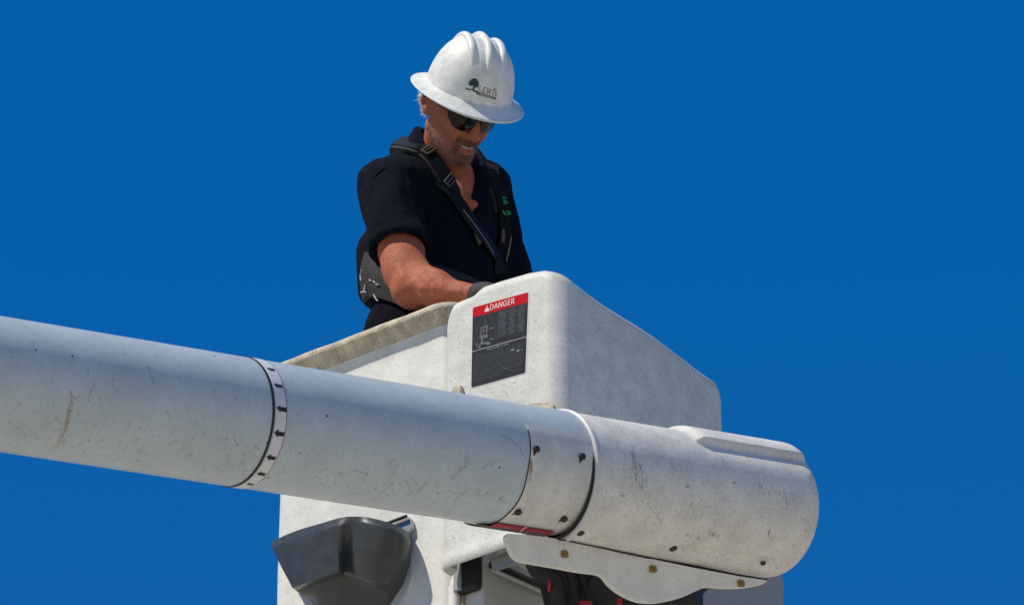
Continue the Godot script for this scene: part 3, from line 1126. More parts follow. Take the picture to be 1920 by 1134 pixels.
func make_bucket() -> void:
	var bucket := thing("aerial_bucket", "white fibreglass aerial work bucket with danger label, holding a worker", "bucket", bucket_frame)
	var path := round_rect(-0.88, -0.355, -0.60, -0.04, 0.035)
	var prof := [[0.0, -0.96], [0.004, -0.5], [0.0, -0.05], [0.003, -0.03], [0.010, -0.012], [0.022, 0.003], [0.036, 0.012], [0.041, 0.016], [0.0425, 0.022], [0.0425, 0.028], [0.040, 0.033], [0.035, 0.0355], [0.0, 0.036], [-0.018, 0.034], [-0.026, 0.026], [-0.028, 0.01], [-0.028, -0.92]]
	var rows := []
	for q in prof:
		var row := PackedVector3Array()
		for w in path:
			var c: Vector2 = w[0] + w[1] * (q[0] * 0.9 if q[0] > 0.0 else q[0])
			var wob := 0.0
			if q[1] > 0.0:
				wob = 0.0007 * sin(c.x * 31.0) + 0.0006 * sin(c.y * 43.0 + c.x * 57.0)
			row.append(Vector3(c.x, q[1] + wob, c.y))
		rows.append(row)
	var mb := Mb.new()
	mb.grid(rows.slice(0, 5), false, true, false)
	var mbl := Mb.new()
	mbl.grid(rows.slice(4, 12), false, true, false)
	var mbi := Mb.new()
	mbi.grid(rows.slice(11), false, true, false)
	# floor slab
	for y in [-0.96, -0.92]:
		var b := mb.v.size()
		var cc := mb.vert(Vector3(-0.62, y, -0.32))
		var ring: PackedVector3Array = rows[0] if y < -0.95 else rows[rows.size() - 1]
		for q in ring:
			mb.vert(q)
		for k in ring.size():
			var k2 := (k + 1) % ring.size()
			if y < -0.95:
				mb.tri(cc, b + 1 + k2, b + 1 + k)
			else:
				mb.tri(cc, b + 1 + k, b + 1 + k2)
	obj("wall", mb.commit(), M.gel, bucket)
	# the flared rim: grimy underneath
	var p := Paint.new(512, 512, Color(0.74, 0.70, 0.61), 0.30, 71, 0.02)
	p.specks(1800, 0.5, 3.0, Color(0.42, 0.36, 0.27), 0.1, 0.5, rng)
	p.specks(300, 1.0, 4.0, Color(0.86, 0.84, 0.78), 0.2, 0.6, rng)
	var m := mat(Color.WHITE, 0.7)
	m.albedo_texture = p.texture()
	m.uv1_triplanar = true
	m.uv1_scale = Vector3.ONE * 2.0
	M.rim = m
	obj("rim", mbl.commit(50), m, bucket, "grimy flared rim of the bucket")
	obj("inner_wall", mbi.commit(50), M.gel, bucket)

	# control cover: a taller moulded shell wrapped round the near end
	var top_x := [[-0.345, -0.10], [-0.338, -0.045], [-0.332, -0.012], [-0.322, 0.001], [-0.305, 0.007], [-0.262, 0.008], [-0.252, 0.010], [-0.243, 0.016], [-0.232, 0.022], [-0.18, 0.020], [-0.10, 0.013], [-0.05, 0.003], [0.0, -0.008]]
	var plan := []     # [point, normal, top height]
	plan.append([Vector2(-0.333, -0.015), Vector2(-1, 0), -0.10])
	for k in 5:
		var a := deg_to_rad(180.0 - 90.0 * k / 4.0)
		plan.append([Vector2(-0.321, 0.008) + Vector2(cos(a), sin(a)) * 0.012, Vector2(cos(a), sin(a)), [-0.075, -0.05, -0.03, -0.018, -0.010][k]])
	for k in range(1, 33):
		var x := lerpf(-0.321, -0.055, k / 32.0)
		plan.append([Vector2(x, 0.02), Vector2(0, 1), cover_top(top_x, x)])
	for k in range(1, 13):
		var a := deg_to_rad(90.0 - 90.0 * k / 12.0)
		plan.append([Vector2(-0.055, -0.035) + Vector2(cos(a), sin(a)) * 0.055, Vector2(cos(a), sin(a)), lerpf(0.003, -0.020, k / 12.0)])
	for k in range(1, 25):
		var z := lerpf(-0.035, -0.595, k / 24.0)
		plan.append([Vector2(0, z), Vector2(1, 0), -0.020 - 0.004 * sin(k * 0.35)])
	for k in range(1, 13):
		var a := deg_to_rad(-90.0 * k / 12.0)
		plan.append([Vector2(-0.075, -0.595) + Vector2(cos(a), sin(a)) * 0.075, Vector2(cos(a), sin(a)), lerpf(-0.024, -0.075, smoothstep(0.0, 1.0, k / 12.0))])
	for k in range(1, 9):
		plan.append([Vector2(lerpf(-0.075, -0.33, k / 8.0), -0.67), Vector2(0, -1), -0.08])
	# profile: from the hem up the outside, over the rounded top, down the inside
	var shape := [[-0.012, -9.0, -0.680], [0.004, -9.0, -0.690], [0.008, -9.0, -0.684], [0.009, -9.0, -0.672], [0.006, -9.0, -0.658], [0.001, -9.0, -0.630], [0.0, -9.0, -0.45], [0.0, -9.0, -0.25], [0.0, -9.0, -0.12], [0.0, -0.030, 0], [-0.002, -0.018, 0], [-0.006, -0.009, 0], [-0.012, -0.003, 0], [-0.019, 0.0, 0], [-0.026, -0.002, 0], [-0.030, -0.008, 0], [-0.031, -0.02, 0], [-0.018, -0.06, 0], [-0.014, -9.0, -0.45], [-0.012, -9.0, -0.680]]
	rows = []
	for q in shape:
		var row := PackedVector3Array()
		for w in plan:
			var c: Vector2 = w[0] + w[1] * q[0]
			var y: float = q[2] if q[1] < -1.0 else w[2] + q[1]
			row.append(Vector3(c.x, y, c.y))
		rows.append(row)
	# split between the clean label side and the scuffed end
	var cut := 5 + 1 + 32 + 7
	var ra := []
	var rb := []
	for r in rows:
		ra.append(r.slice(0, cut + 1))
		rb.append(r.slice(cut))
	mb = Mb.new()
	mb.grid(rows, false, false, false)
	var cover := obj("control_cover", mb.commit(50), M.gel_scuffed, bucket, "tall moulded cover round the control end of the bucket")
	make_danger_label(cover)

	# tabs seen above the tube
	mb = Mb.new()
	var tab := PackedVector2Array()
	for q in [Vector2(843, 745), Vector2(852, 726), Vector2(864, 723), Vector2(866, 750)]:
		var w := on_plane(bucket_frame, 2, 0.03, q.x, q.y)
		tab.append(Vector2(w.x, w.y))
	mb.prism(tab, func(v2, side): return Vector3(v2.x, v2.y, 0.021 + 0.012 * side))
	obj("tab", mb.commit(), M.rim, bucket)
	mb = Mb.new()
	var blk := PackedVector2Array()
	for q in [Vector2(985, 762), Vector2(1000, 757), Vector2(1030, 755), Vector2(1038, 760), Vector2(1040, 780), Vector2(985, 780)]:
		var w := on_plane(bucket_frame, 2, 0.03, q.x, q.y)
		blk.append(Vector2(w.x, w.y))
	mb.prism(blk, func(v2, side): return Vector3(v2.x, v2.y, 0.021 + 0.012 * side))
	obj("bumper_block", mb.commit(), M.rim, bucket)

	# frame behind the cover's hem
	mb = Mb.new()
	mb.box(Vector3(-0.372, -1.15, -0.56), Vector3(-0.280, -0.60, -0.058), 0.004)
	obj("mount_frame", mb.commit(), M.paint_white, bucket)
	mb = Mb.new()
	mb.tube([Vector3(-0.352, -0.66, -0.052), Vector3(-0.352, -0.70, -0.047), Vector3(-0.352, -1.1, -0.047)], [0.004, 0.014, 0.014], 14)
	obj("corner_post", mb.commit(), M.gel, bucket)
	mb = Mb.new()
	mb.box(Vector3(-0.338, -1.1, -0.058), Vector3(-0.330, -0.69, -0.050), 0.001)
	obj("rusty_strip", mb.commit(), mat(lin(0.36, 0.27, 0.19), 0.85), bucket, "rust-stained edge strip")
	var pa := on_plane(bucket_frame, 2, -0.045, 857, 1069)
	var pb := on_plane(bucket_frame, 2, -0.045, 900, 1101)
	mb = Mb.new()
	mb.box(Vector3(pa.x, pb.y - 0.002, -0.060), Vector3(pb.x, pa.y + 0.07, -0.035), 0.008)
	obj("rubber_pad", mb.commit(), M.rubber, bucket, "black rubber pad under the cover")
	mb = Mb.new()
	mb.box(Vector3(pa.x - 0.002, pb.y + 0.004, -0.040), Vector3(pa.x + 0.020, pa.y + 0.06, -0.032), 0.002)
	obj("pad_plate", mb.commit(), mat(lin(0.3, 0.31, 0.33), 0.6), bucket)
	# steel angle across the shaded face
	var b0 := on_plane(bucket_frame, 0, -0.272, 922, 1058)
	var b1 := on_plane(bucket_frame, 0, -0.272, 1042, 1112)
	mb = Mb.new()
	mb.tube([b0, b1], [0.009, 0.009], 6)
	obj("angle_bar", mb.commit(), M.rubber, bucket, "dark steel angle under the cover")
	mb = Mb.new()
	mb.tube([b0 + Vector3(0.002, -0.014, 0), b1 + Vector3(0.002, -0.014, 0)], [0.005, 0.005], 6)
	obj("angle_edge", mb.commit(), M.paint_white, bucket)
	# bracket plate under the hem
	mb = Mb.new()
	var br := PackedVector2Array()
	for q in [Vector2(915, 1046), Vector2(958, 1024), Vector2(972, 1048), Vector2(918, 1066)]:
		var w := on_plane(bucket_frame, 2, 0.0, q.x, q.y)
		br.append(Vector2(w.x, w.y))
	mb.prism(br, func(v2, side): return Vector3(v2.x, v2.y, -0.02 + 0.01 * side))
	obj("bracket", mb.commit(), M.steel, bucket)
	make_scoop(bucket)

func cover_top(t: Array, x: float) -> float:
	for k in t.size() - 1:
		if x <= t[k + 1][0]:
			var u: float = clampf((x - t[k][0]) / (t[k + 1][0] - t[k][0]), 0.0, 1.0)
			return lerpf(t[k][1], t[k + 1][1], u)
	return t[t.size() - 1][1]

func label_poly(u0: float, u1: float, v0: float, v1: float, r: float, corners: Array) -> PackedVector2Array:
	var out := PackedVector2Array()
	var c := [Vector2(u0, v0), Vector2(u1, v0), Vector2(u1, v1), Vector2(u0, v1)]
	var s := [180.0, 270.0, 0.0, 90.0]
	for k in 4:
		if corners[k]:
			var cc: Vector2 = c[k] + Vector2(r if k == 0 or k == 3 else -r, r if k < 2 else -r)
			for q in 5:
				var a := deg_to_rad(s[k] + 90.0 * q / 4.0)
				out.append(cc + Vector2(cos(a), sin(a)) * r)
		else:
			out.append(c[k])
	return out

func make_danger_label(cover: Node3D) -> void:
	# corners: upper left, upper right, lower right, lower left, on the cover's label side
	var z := 0.0202
	var ul := on_plane(bucket_frame, 2, z, 887, 577)
	var ur := on_plane(bucket_frame, 2, z, 991, 548)
	var lr := on_plane(bucket_frame, 2, z, 985, 699)
	var ll := on_plane(bucket_frame, 2, z, 884, 727)
	# u runs right 0..1, v runs up 0..1
	var place := func(q: Vector2, lift: float) -> Vector3:
		var a := ll.lerp(lr, q.x)
		var b := ul.lerp(ur, q.x)
		var p: Vector3 = a.lerp(b, q.y)
		p.z = z + lift
		return p
	var mb := Mb.new()
	mb.prism(label_poly(-0.018, 1.025, -0.012, 1.012, 0.03, [true, true, true, true]), func(q, s): return place.call(q, -0.0008 + 0.0012 * s))
	var lab := obj("danger_label", mb.commit(), mat(lin(0.62, 0.62, 0.60), 0.4), cover, "dark danger label with a red header")
	mb = Mb.new()
	mb.prism(label_poly(0.0, 1.0, 0.875, 1.0, 0.025, [false, false, true, true]), func(q, s): return place.call(q, 0.0004 + 0.0006 * s))
	var red_print := mat(lin(0.52, 0.010, 0.018), 0.6)
	red_print.metallic_specular = 0.15
	obj("header", mb.commit(), red_print, lab)
	# dark panel with its small print: lines of print too fine to read
	var W := 220
	var H := 300
	var p := Paint.new(W, H, Color(0.20, 0.215, 0.245), 0.2, 81, 0.04)
	var ink := Color(0.58, 0.60, 0.63)
	var ink2 := Color(0.82, 0.83, 0.84)
	# diagram: overhead line, truck
	p.line(Vector2(12, 60), Vector2(40, 6), ink, 0.6)
	p.line(Vector2(40, 6), Vector2(62, 4), ink, 0.6)
	p.line(Vector2(62, 4), Vector2(92, 60), ink, 0.6)
	p.line(Vector2(12, 60), Vector2(8, 110), ink, 0.4)
	p.line(Vector2(92, 60), Vector2(98, 130), ink, 0.5)
	p.line(Vector2(14, 66), Vector2(92, 66), ink, 0.4)
	p.line(Vector2(52, 18), Vector2(51, 52), ink2, 0.7, 2.0)
	for q in [[34, 52, 30, 4], [34, 52, 4, 36], [44, 58, 5, 22], [56, 52, 6, 30], [30, 88, 34, 8], [36, 96, 8, 26], [48, 96, 16, 8], [28, 120, 40, 7], [24, 130, 12, 10], [58, 126, 18, 10], [70, 66, 18, 4], [16, 112, 5, 18], [74, 112, 14, 7]]:
		for yy in q[3]:
			for xx in q[2]:
				if rng.randf() < 0.8:
					p.dot(q[0] + xx, q[1] + yy, ink2, rng.randf_range(0.25, 0.85))
	# columns of fine print
	for col in [[104, 142], [148, 178], [184, 214]]:
		var y := 4
		while y < 118:
			var x: int = col[0]
			var xe: int = col[1] - rng.randi_range(0, 12)
			while x < xe:
				if rng.randf() < 0.72:
					p.line(Vector2(x, y), Vector2(x, y + 2), ink, rng.randf_range(0.2, 0.7))
				x += 1
			y += 5
	p.line(Vector2(102, 0), Vector2(102, 120), ink, 0.4)
	p.line(Vector2(145, 0), Vector2(145, 118), ink, 0.4)
	p.line(Vector2(181, 0), Vector2(181, 118), ink, 0.4)
	p.line(Vector2(0, 146), Vector2(219, 146), ink2, 0.9, 2.5)
	for x in range(62, 150):
		if rng.randf() < 0.7:
			p.line(Vector2(x, 153), Vector2(x, 159), ink2, rng.randf_range(0.2, 0.6))
	for row in 13:
		var y := 168 + row * 9
		for x in range(6, 206 if row < 11 else 120):
			if rng.randf() < 0.72:
				p.line(Vector2(x, y), Vector2(x, y + 3), ink, rng.randf_range(0.08, 0.42))
	p.spot(166, 186, 7, ink2, 0.8, 3, 0.4, rng)
	p.spot(188, 196, 6, ink2, 0.8, 4, 0.4, rng)
	p.spot(206, 199, 4, ink2, 0.5, 3, 0.4, rng)
	p.line(Vector2(128, 250), Vector2(168, 276), ink2, 0.6, 2.0)
	var pm := mat(Color(0.82, 0.82, 0.84), 0.6)
	pm.metallic_specular = 0.25
	pm.albedo_texture = p.texture()
	mb = Mb.new()
	mb.prism(label_poly(0.0, 1.0, 0.0, 0.872, 0.025, [true, true, false, false]), func(q, s): return place.call(q, 0.0004 + 0.0006 * s))
	for k in mb.uv.size():
		mb.uv[k] = Vector2(mb.uv[k].x, 1.0 - mb.uv[k].y / 0.872)
	obj("print_panel", mb.commit(), pm, lab)
	# DANGER and its triangle
	var tm := TextMesh.new()
	tm.text = "DANGER"
	tm.font = SystemFont.new()
	tm.font.font_names = PackedStringArray(["Droid Sans"])
	tm.font_size = 64
	tm.pixel_size = 1.0
	tm.depth = 0.0
	var am := text_arrays(tm)
	var lo := Vector3(1e9, 1e9, 0)
	var hi := -lo
	for sfc in am.get_surface_count():
		for q in am.surface_get_arrays(sfc)[Mesh.ARRAY_VERTEX]:
			lo = lo.min(q)
			hi = hi.max(q)
	mb = Mb.new()
	mb.add_mesh(am, func(q): return place.call(Vector2(lerpf(0.32, 0.76, (q.x - lo.x) / (hi.x - lo.x)), lerpf(0.905, 0.975, (q.y - lo.y) / (hi.y - lo.y))), 0.0016))
	var white := mat(lin(0.78, 0.76, 0.75), 0.5)
	obj("lettering", mb.commit(), white, lab)
	mb = Mb.new()
	mb.prism(PackedVector2Array([Vector2(0.215, 0.902), Vector2(0.305, 0.902), Vector2(0.26, 0.978)]), func(q, s): return place.call(q, 0.0010 + 0.0005 * s))
	obj("warning_triangle", mb.commit(), white, lab)
	mb = Mb.new()
	mb.prism(PackedVector2Array([Vector2(0.256, 0.926), Vector2(0.264, 0.926), Vector2(0.267, 0.960), Vector2(0.253, 0.960)]), func(q, s): return place.call(q, 0.0015 + 0.0003 * s))
	mb.prism(PackedVector2Array([Vector2(0.254, 0.911), Vector2(0.266, 0.911), Vector2(0.266, 0.920), Vector2(0.254, 0.920)]), func(q, s): return place.call(q, 0.0015 + 0.0003 * s))
	obj("exclamation_mark", mb.commit(), M.red, lab)

func make_scoop(bucket: Node3D) -> void:
	var g := func(px: float, py: float, z: float) -> Vector3:
		return on_plane(bucket_frame, 2, z, px, py)
	# outer skin as rows of points: top edge row to the bottom row
	var R := [
		[[512, 1016, 0.02], [555, 997, 0.055], [605, 982, 0.085], [640, 972, 0.095], [665, 969, 0.09], [692, 972, 0.08], [735, 984, 0.05], [762, 998, 0.0], [768, 1004, -0.035]],
		[[512, 1028, 0.03], [556, 1012, 0.065], [605, 997, 0.092], [636, 988, 0.10], [660, 983, 0.088], [690, 984, 0.085], [732, 996, 0.06], [762, 1012, 0.01], [770, 1020, -0.035]],
		[[530, 1064, 0.03], [570, 1050, 0.062], [610, 1035, 0.085], [634, 1027, 0.09], [648, 1024, 0.07], [680, 1030, 0.07], [722, 1042, 0.05], [758, 1050, 0.0], [766, 1056, -0.035]],
		[[550, 1101, 0.03], [580, 1090, 0.058], [612, 1079, 0.075], [634, 1071, 0.08], [646, 1071, 0.05], [675, 1080, 0.05], [712, 1092, 0.03], [744, 1092, -0.01], [752, 1098, -0.035]],
		[[556, 1105, 0.0], [584, 1096, 0.015], [612, 1086, 0.03], [634, 1079, 0.035], [650, 1080, 0.03], [678, 1092, 0.025], [706, 1104, 0.01], [734, 1110, -0.02], [742, 1112, -0.035]],
		[[586, 1125, -0.03], [600, 1125, -0.01], [618, 1124, 0.0], [638, 1124, 0.005], [655, 1126, 0.005], [678, 1130, 0.0], [700, 1134, -0.01], [722, 1134, -0.03], [730, 1136, -0.037]],
		[[600, 1160, -0.039], [612, 1160, -0.03], [624, 1160, -0.025], [640, 1160, -0.02], [655, 1160, -0.02], [675, 1160, -0.025], [690, 1160, -0.03], [704, 1160, -0.035], [712, 1160, -0.039]]]
	var P := []
	for r in R:
		var pts := []
		for q in r:
			pts.append(g.call(q[0], q[1], q[2]))
		P.append(PackedVector3Array(smooth(pts, 4)))
	# smooth the other way too
	var Q := []
	var cols := []
	for j in P[0].size():
		var line := []
		for i in P.size():
			line.append(P[i][j])
		var sharp := []
		for i in line.size() - 1:
			for k in 4:
				sharp.append(line[i].lerp(line[i + 1], k / 4.0))
		sharp.append(line[line.size() - 1])
		cols.append(sharp)
	for i in cols[0].size():
		var row := PackedVector3Array()
		for j in cols.size():
			row.append(cols[j][i])
		Q.append(row)
	var mb := Mb.new()
	mb.slab(Q, 0.007)
	obj("step_pocket", mb.commit(45), M.black_plastic, bucket, "black moulded plastic step pocket on the bucket side")
	# pale backing plate
	mb = Mb.new()
	var pl := PackedVector2Array()
	for q in [Vector2(540, 1085), Vector2(600, 1050), Vector2(740, 1010), Vector2(758, 1030), Vector2(771, 1045), Vector2(770, 1080), Vector2(760, 1110), Vector2(735, 1150), Vector2(590, 1160), Vector2(560, 1115)]:
		var w := on_plane(bucket_frame, 2, -0.033, q.x, q.y)
		pl.append(Vector2(w.x, w.y))
	mb.prism(pl, func(v2, side): return Vector3(v2.x, v2.y, -0.0402 + 0.006 * side))
	obj("backing_plate", mb.commit(), mat(lin(0.5, 0.52, 0.54), 0.4), bucket)
	# steel bracket at its upper corner
	mb = Mb.new()
	var st := PackedVector2Array()
	for q in [Vector2(722, 988), Vector2(764, 968), Vector2(769, 974), Vector2(770, 988), Vector2(762, 1002), Vector2(740, 996)]:
		var w := on_plane(bucket_frame, 2, -0.02, q.x, q.y)
		st.append(Vector2(w.x, w.y))
	mb.prism(st, func(v2, side): return Vector3(v2.x, v2.y, -0.0405 + 0.02 * side))
	obj("steel_bracket", mb.commit(), M.steel, bucket)
	mb = Mb.new()
	mb.tube([g.call(718, 984, -0.012), g.call(762, 967, -0.012)], [0.004, 0.004], 6)
	obj("bracket_bar", mb.commit(), M.rubber, bucket)

# ------------------------------------------------------------------ worker

var base := Vector3.ZERO            # the worker's place on the bucket floor
func bp(px: float, py: float, depth: float) -> Vector3:
	return at(px, py, depth) - base

# axes given in camera space: x right, y up, z towards the camera
func cam_vec(v: Vector3) -> Vector3:
	return Vector3.RIGHT * v.x + cam_up * v.y - cam_fwd * v.z

func head_axes(yaw: float, nod := 0.407) -> Basis:
	var u := Vector3(0.293 * sqrt(1.0 - nod * nod), 0.956 * sqrt(1.0 - nod * nod), nod).normalized()
	var e0 := Vector3(0.956, -0.293, 0.0).normalized()
	var f0 := e0.cross(u).normalized()
	var y := deg_to_rad(yaw)
	var f := f0 * cos(y) + e0 * sin(y)
	var r := u.cross(f).normalized()
	return Basis(cam_vec(r), cam_vec(u), cam_vec(f))     # x: his left, y: up, z: forward

var shirt := Sdf.new()

func make_person() -> void:
	base = bucket_frame * Vector3(-0.62, -0.92, -0.30)
	var person := thing("person", "person in a black polo shirt and hard hat leaning on the bucket's rim, smiling down", "person", Transform3D(Basis(), base))
	# ---- clothing and skin materials
	var p := Paint.new(512, 512, Color(0.205, 0.215, 0.25), 0.25, 91, 0.02)
	p.specks(160, 0.5, 1.2, Color(0.5, 0.5, 0.5), 0.1, 0.4, rng)
	var cloth := mat(Color(0.47, 0.51, 0.59), 0.95)
	cloth.metallic_specular = 0.2
	cloth.albedo_texture = p.texture()
	cloth.uv1_triplanar = true
	cloth.uv1_scale = Vector3.ONE * 3.0
	cloth.normal_enabled = true
	cloth.normal_texture = noise_normal(93, 0.05, 4.0)
	cloth.normal_scale = 0.35
	M.cloth = cloth
	var pants := cloth.duplicate()
	pants.albedo_color = Color(0.40, 0.42, 0.46)
	p = Paint.new(512, 512, Color(0.92, 0.90, 0.89), 0.3, 95, 0.05)
	p.specks(700, 0.5, 2.2, Color(0.78, 0.55, 0.45), 0.06, 0.22, rng)
	var skin := mat(Color.WHITE, 0.68)
	skin.albedo_texture = p.texture()
	skin.uv1_triplanar = true
	skin.uv1_scale = Vector3.ONE * 4.0
	skin.metallic_specular = 0.35
	skin.vertex_color_use_as_albedo = true
	skin.normal_enabled = true
	skin.normal_texture = noise_normal(97, 0.06, 3.0)
	skin.normal_scale = 0.7
	skin.subsurf_scatter_enabled = true
	skin.subsurf_scatter_strength = 0.12
	M.skin = skin

	# ---- torso axes: he faces the control cover
	var d := Vector3(0.64, 0, 0.77).normalized()
	var left := Vector3.UP.cross(d).normalized()
	var tors := Basis(left, Vector3.UP, d)
	var sh_r := bp(724, 348, 12.66)
	var sh_l := bp(912, 352, 12.90)
	var cuff_r := bp(751, 470, 12.53)
	var elbow_r := bp(766, 541, 12.42)
	var wrist_r := bp(900, 555, 12.27)
	# ---- shirt
	shirt.ell(bp(812, 395, 12.82), Vector3(0.165, 0.20, 0.125), tors, 0.05)
	shirt.ell(bp(808, 520, 12.75), Vector3(0.160, 0.24, 0.135), tors, 0.06)
	shirt.cap(bp(748, 335, 12.72), 0.056, bp(900, 347, 12.90), 0.050, 0.05)
	shirt.cap(bp(828, 312, 12.84), 0.066, bp(822, 350, 12.84), 0.09, 0.05)
	shirt.cap(sh_r, 0.066, cuff_r + (cuff_r - sh_r) * 0.25, 0.082, 0.035)
	shirt.cap(sh_l, 0.058, bp(948, 510, 12.86), 0.055, 0.04)
	shirt.cap(bp(948, 510, 12.86), 0.055, bp(956, 590, 12.82), 0.060, 0.04)
	shirt.cap(bp(700, 470, 12.78), 0.035, bp(705, 540, 12.76), 0.04, 0.05)
	# sleeve mouth
	var along := (cuff_r - sh_r).normalized()
	shirt.cut_half(cuff_r + along * 0.002, along, 0.16)
	shirt.off[shirt.off.size() - 1][3] = (along + cam_vec(Vector3(-0.30, 0.02, 0.1)) * 0.5).normalized()
	shirt.cut_cap(cuff_r - along * 0.02, 0.056, cuff_r + along * 0.1, 0.064, 0.004)
	# open neck
	shirt.cut_cap(bp(852, 300, 12.74), 0.046, bp(862, 322, 12.70), 0.036, 0.006)
	shirt.cut_cap(bp(860, 318, 12.70), 0.030, bp(882, 400, 12.655), 0.004, 0.006)
	var mb := Mb.new()
	shirt.mesh(mb, 0.0095)
	var fn := FastNoiseLite.new()
	fn.seed = 5
	fn.frequency = 6.0
	for k in mb.v.size():
		var q := mb.v[k]
		var w := fn.get_noise_3d(q.x * 1.6, q.y * 0.55, q.z * 1.6) * 0.014 * smoothstep(0.0, 0.05, (cuff_r - q).dot(along) if q.distance_to(cuff_r) < 0.14 else 1.0)
		mb.v[k] = q + shirt.grad(q) * w
	obj("shirt", smooth_commit(mb), cloth, person, "black short-sleeved polo shirt")
	# hem band of the sleeve
	var sx := (bp(800, 470, 12.5) - bp(700, 486, 12.5)).normalized()
	# ---- trousers and boots, down to the bucket floor
	var tr := Sdf.new()
	tr.ell(bp(806, 640, 12.68), Vector3(0.165, 0.16, 0.13), tors, 0.05)
	var hipc := bp(806, 660, 12.66)
	for s: float in [-1.0, 1.0]:
		var hip := hipc + left * 0.085 * s
		var foot := Vector3(0, 0.10, 0) + left * 0.11 * s
		tr.cap(hip, 0.085, hip.lerp(foot, 0.5) + d * 0.03, 0.066, 0.05)
		tr.cap(hip.lerp(foot, 0.5) + d * 0.03, 0.066, foot, 0.055, 0.05)
	mb = Mb.new()
	tr.mesh(mb, 0.014)
	obj("trousers", smooth_commit(mb), pants, person)
	for s: float in [-1.0, 1.0]:
		var foot := left * 0.11 * s
		var bt := Sdf.new()
		bt.cap(foot + Vector3(0, 0.05, 0) - d * 0.04, 0.048, foot + Vector3(0, 0.045, 0) + d * 0.14, 0.042, 0.03)
		bt.cap(foot + Vector3(0, 0.05, 0) - d * 0.03, 0.046, foot + Vector3(0, 0.16, 0) - d * 0.01, 0.055, 0.03)
		bt.cut_half(foot + Vector3(0, 0.004, 0), Vector3.DOWN, 0.4)
		mb = Mb.new()
		bt.mesh(mb, 0.012)
		obj("boot", smooth_commit(mb), M.rubber, person)

	# ---- body: head, neck, chest, arms as one mesh
	var body := Mb.new()
	var limb := Sdf.new()
	limb.cap(bp(728, 360, 12.66), 0.040, bp(752, 470, 12.535), 0.050, 0.03)
	limb.cap(bp(752, 470, 12.535), 0.050, bp(760, 510, 12.47), 0.049, 0.03)
	limb.cap(bp(757, 500, 12.48), 0.046, bp(765, 543, 12.42), 0.037, 0.03)
	limb.cap(bp(764, 549, 12.425), 0.030, bp(772, 556, 12.415), 0.027, 0.02)     # point of the elbow
	limb.cap(bp(775, 538, 12.41), 0.041, bp(822, 546, 12.35), 0.036, 0.03)
	limb.cap(bp(822, 546, 12.35), 0.036, wrist_r, 0.024, 0.03)
	limb.cap(bp(784, 505, 12.45), 0.022, bp(812, 528, 12.36), 0.028, 0.03)      # forearm muscle folding at the elbow
	limb.cap(sh_l, 0.04, bp(950, 520, 12.86), 0.042, 0.03)
	limb.cap(bp(950, 520, 12.86), 0.042, bp(972, 580, 12.80), 0.038, 0.03)
	limb.cap(bp(972, 580, 12.80), 0.038, bp(985, 590, 12.56), 0.026, 0.03)
	# chest and neck under the shirt
	limb.ell(bp(812, 395, 12.82), Vector3(0.150, 0.18, 0.113), tors, 0.04)
	var hb := head_axes(33.0, 0.33)
	var hc := bp(861, 199, 12.72)
	var neck0 := hc + hb * Vector3(0, -0.075, -0.030)
	limb.cap(bp(832, 325, 12.83), 0.062, neck0, 0.050, 0.03)
	limb.cap(bp(862, 330, 12.76), 0.030, bp(872, 370, 12.73), 0.03, 0.05)
	for vein in [[[772, 528], [790, 541], [812, 541], [836, 549]], [[802, 527], [828, 539], [860, 547]], [[748, 498], [756, 520], [763, 540]], [[790, 556], [815, 556], [838, 552]]]:
		var vp := []
		for q in vein:
			var r := ray(q[0], q[1])
			vp.append(limb.trace(cam_at - base + r.normalized() * 11.9, r, 0.0, 1.6))
		for k in vp.size() - 1:
			limb.cap(vp[k], 0.0042, vp[k + 1], 0.0036, 0.010)
	var fold0 := limb.trace(cam_at - base + ray(799, 506).normalized() * 11.9, ray(799, 506), 0.0, 1.6)
	var fold1 := limb.trace(cam_at - base + ray(816, 523).normalized() * 11.9, ray(816, 523), 0.0, 1.6)
	limb.cut_cap(fold0, 0.006, fold1, 0.002, 0.016)
	limb.mesh(body, 0.0065)
	skin_colours(body, 0, body.v.size(), Color(0.47, 0.155, 0.08))
	var a0 := body.v.size()
	# head
	var hd := Sdf.new()
	head_shape(hd)
	var hm := Mb.new()
	hd.mesh(hm, 0.0036)
	var hn := FastNoiseLite.new()
	hn.seed = 8
	hn.frequency = 90.0
	var first := body.v.size()
	for k in hm.v.size():
		var q := hm.v[k]
		body.vert(hc + hb * q, Vector2.ZERO, face_colour(q, hn))
	for k in hm.idx:
		body.idx.append(first + k)
	# right hand inside the glove is left to the glove; wrists end there
	obj("body", smooth_commit(body), skin, person, "tanned face with short beard and bare right forearm")
	make_teeth(person, hc, hb)
	make_hair(person, hc, hb, hd)
	make_gloves(person, elbow_r, wrist_r)
	make_collar(person, hc, hb)
	make_harness(d, left)
	make_glasses(hc, hb)
	make_hat()

func skin_colours(mb: Mb, from: int, to: int, c: Color) -> void:
	var n := FastNoiseLite.new()
	n.seed = 4
	n.frequency = 30.0
	for k in range(from, to):
		var t := n.get_noise_3dv(mb.v[k])
		mb.c[k] = Color(c.r * (1.0 + 0.12 * t), c.g * (1.0 + 0.22 * t), c.b * (1.0 + 0.25 * t))

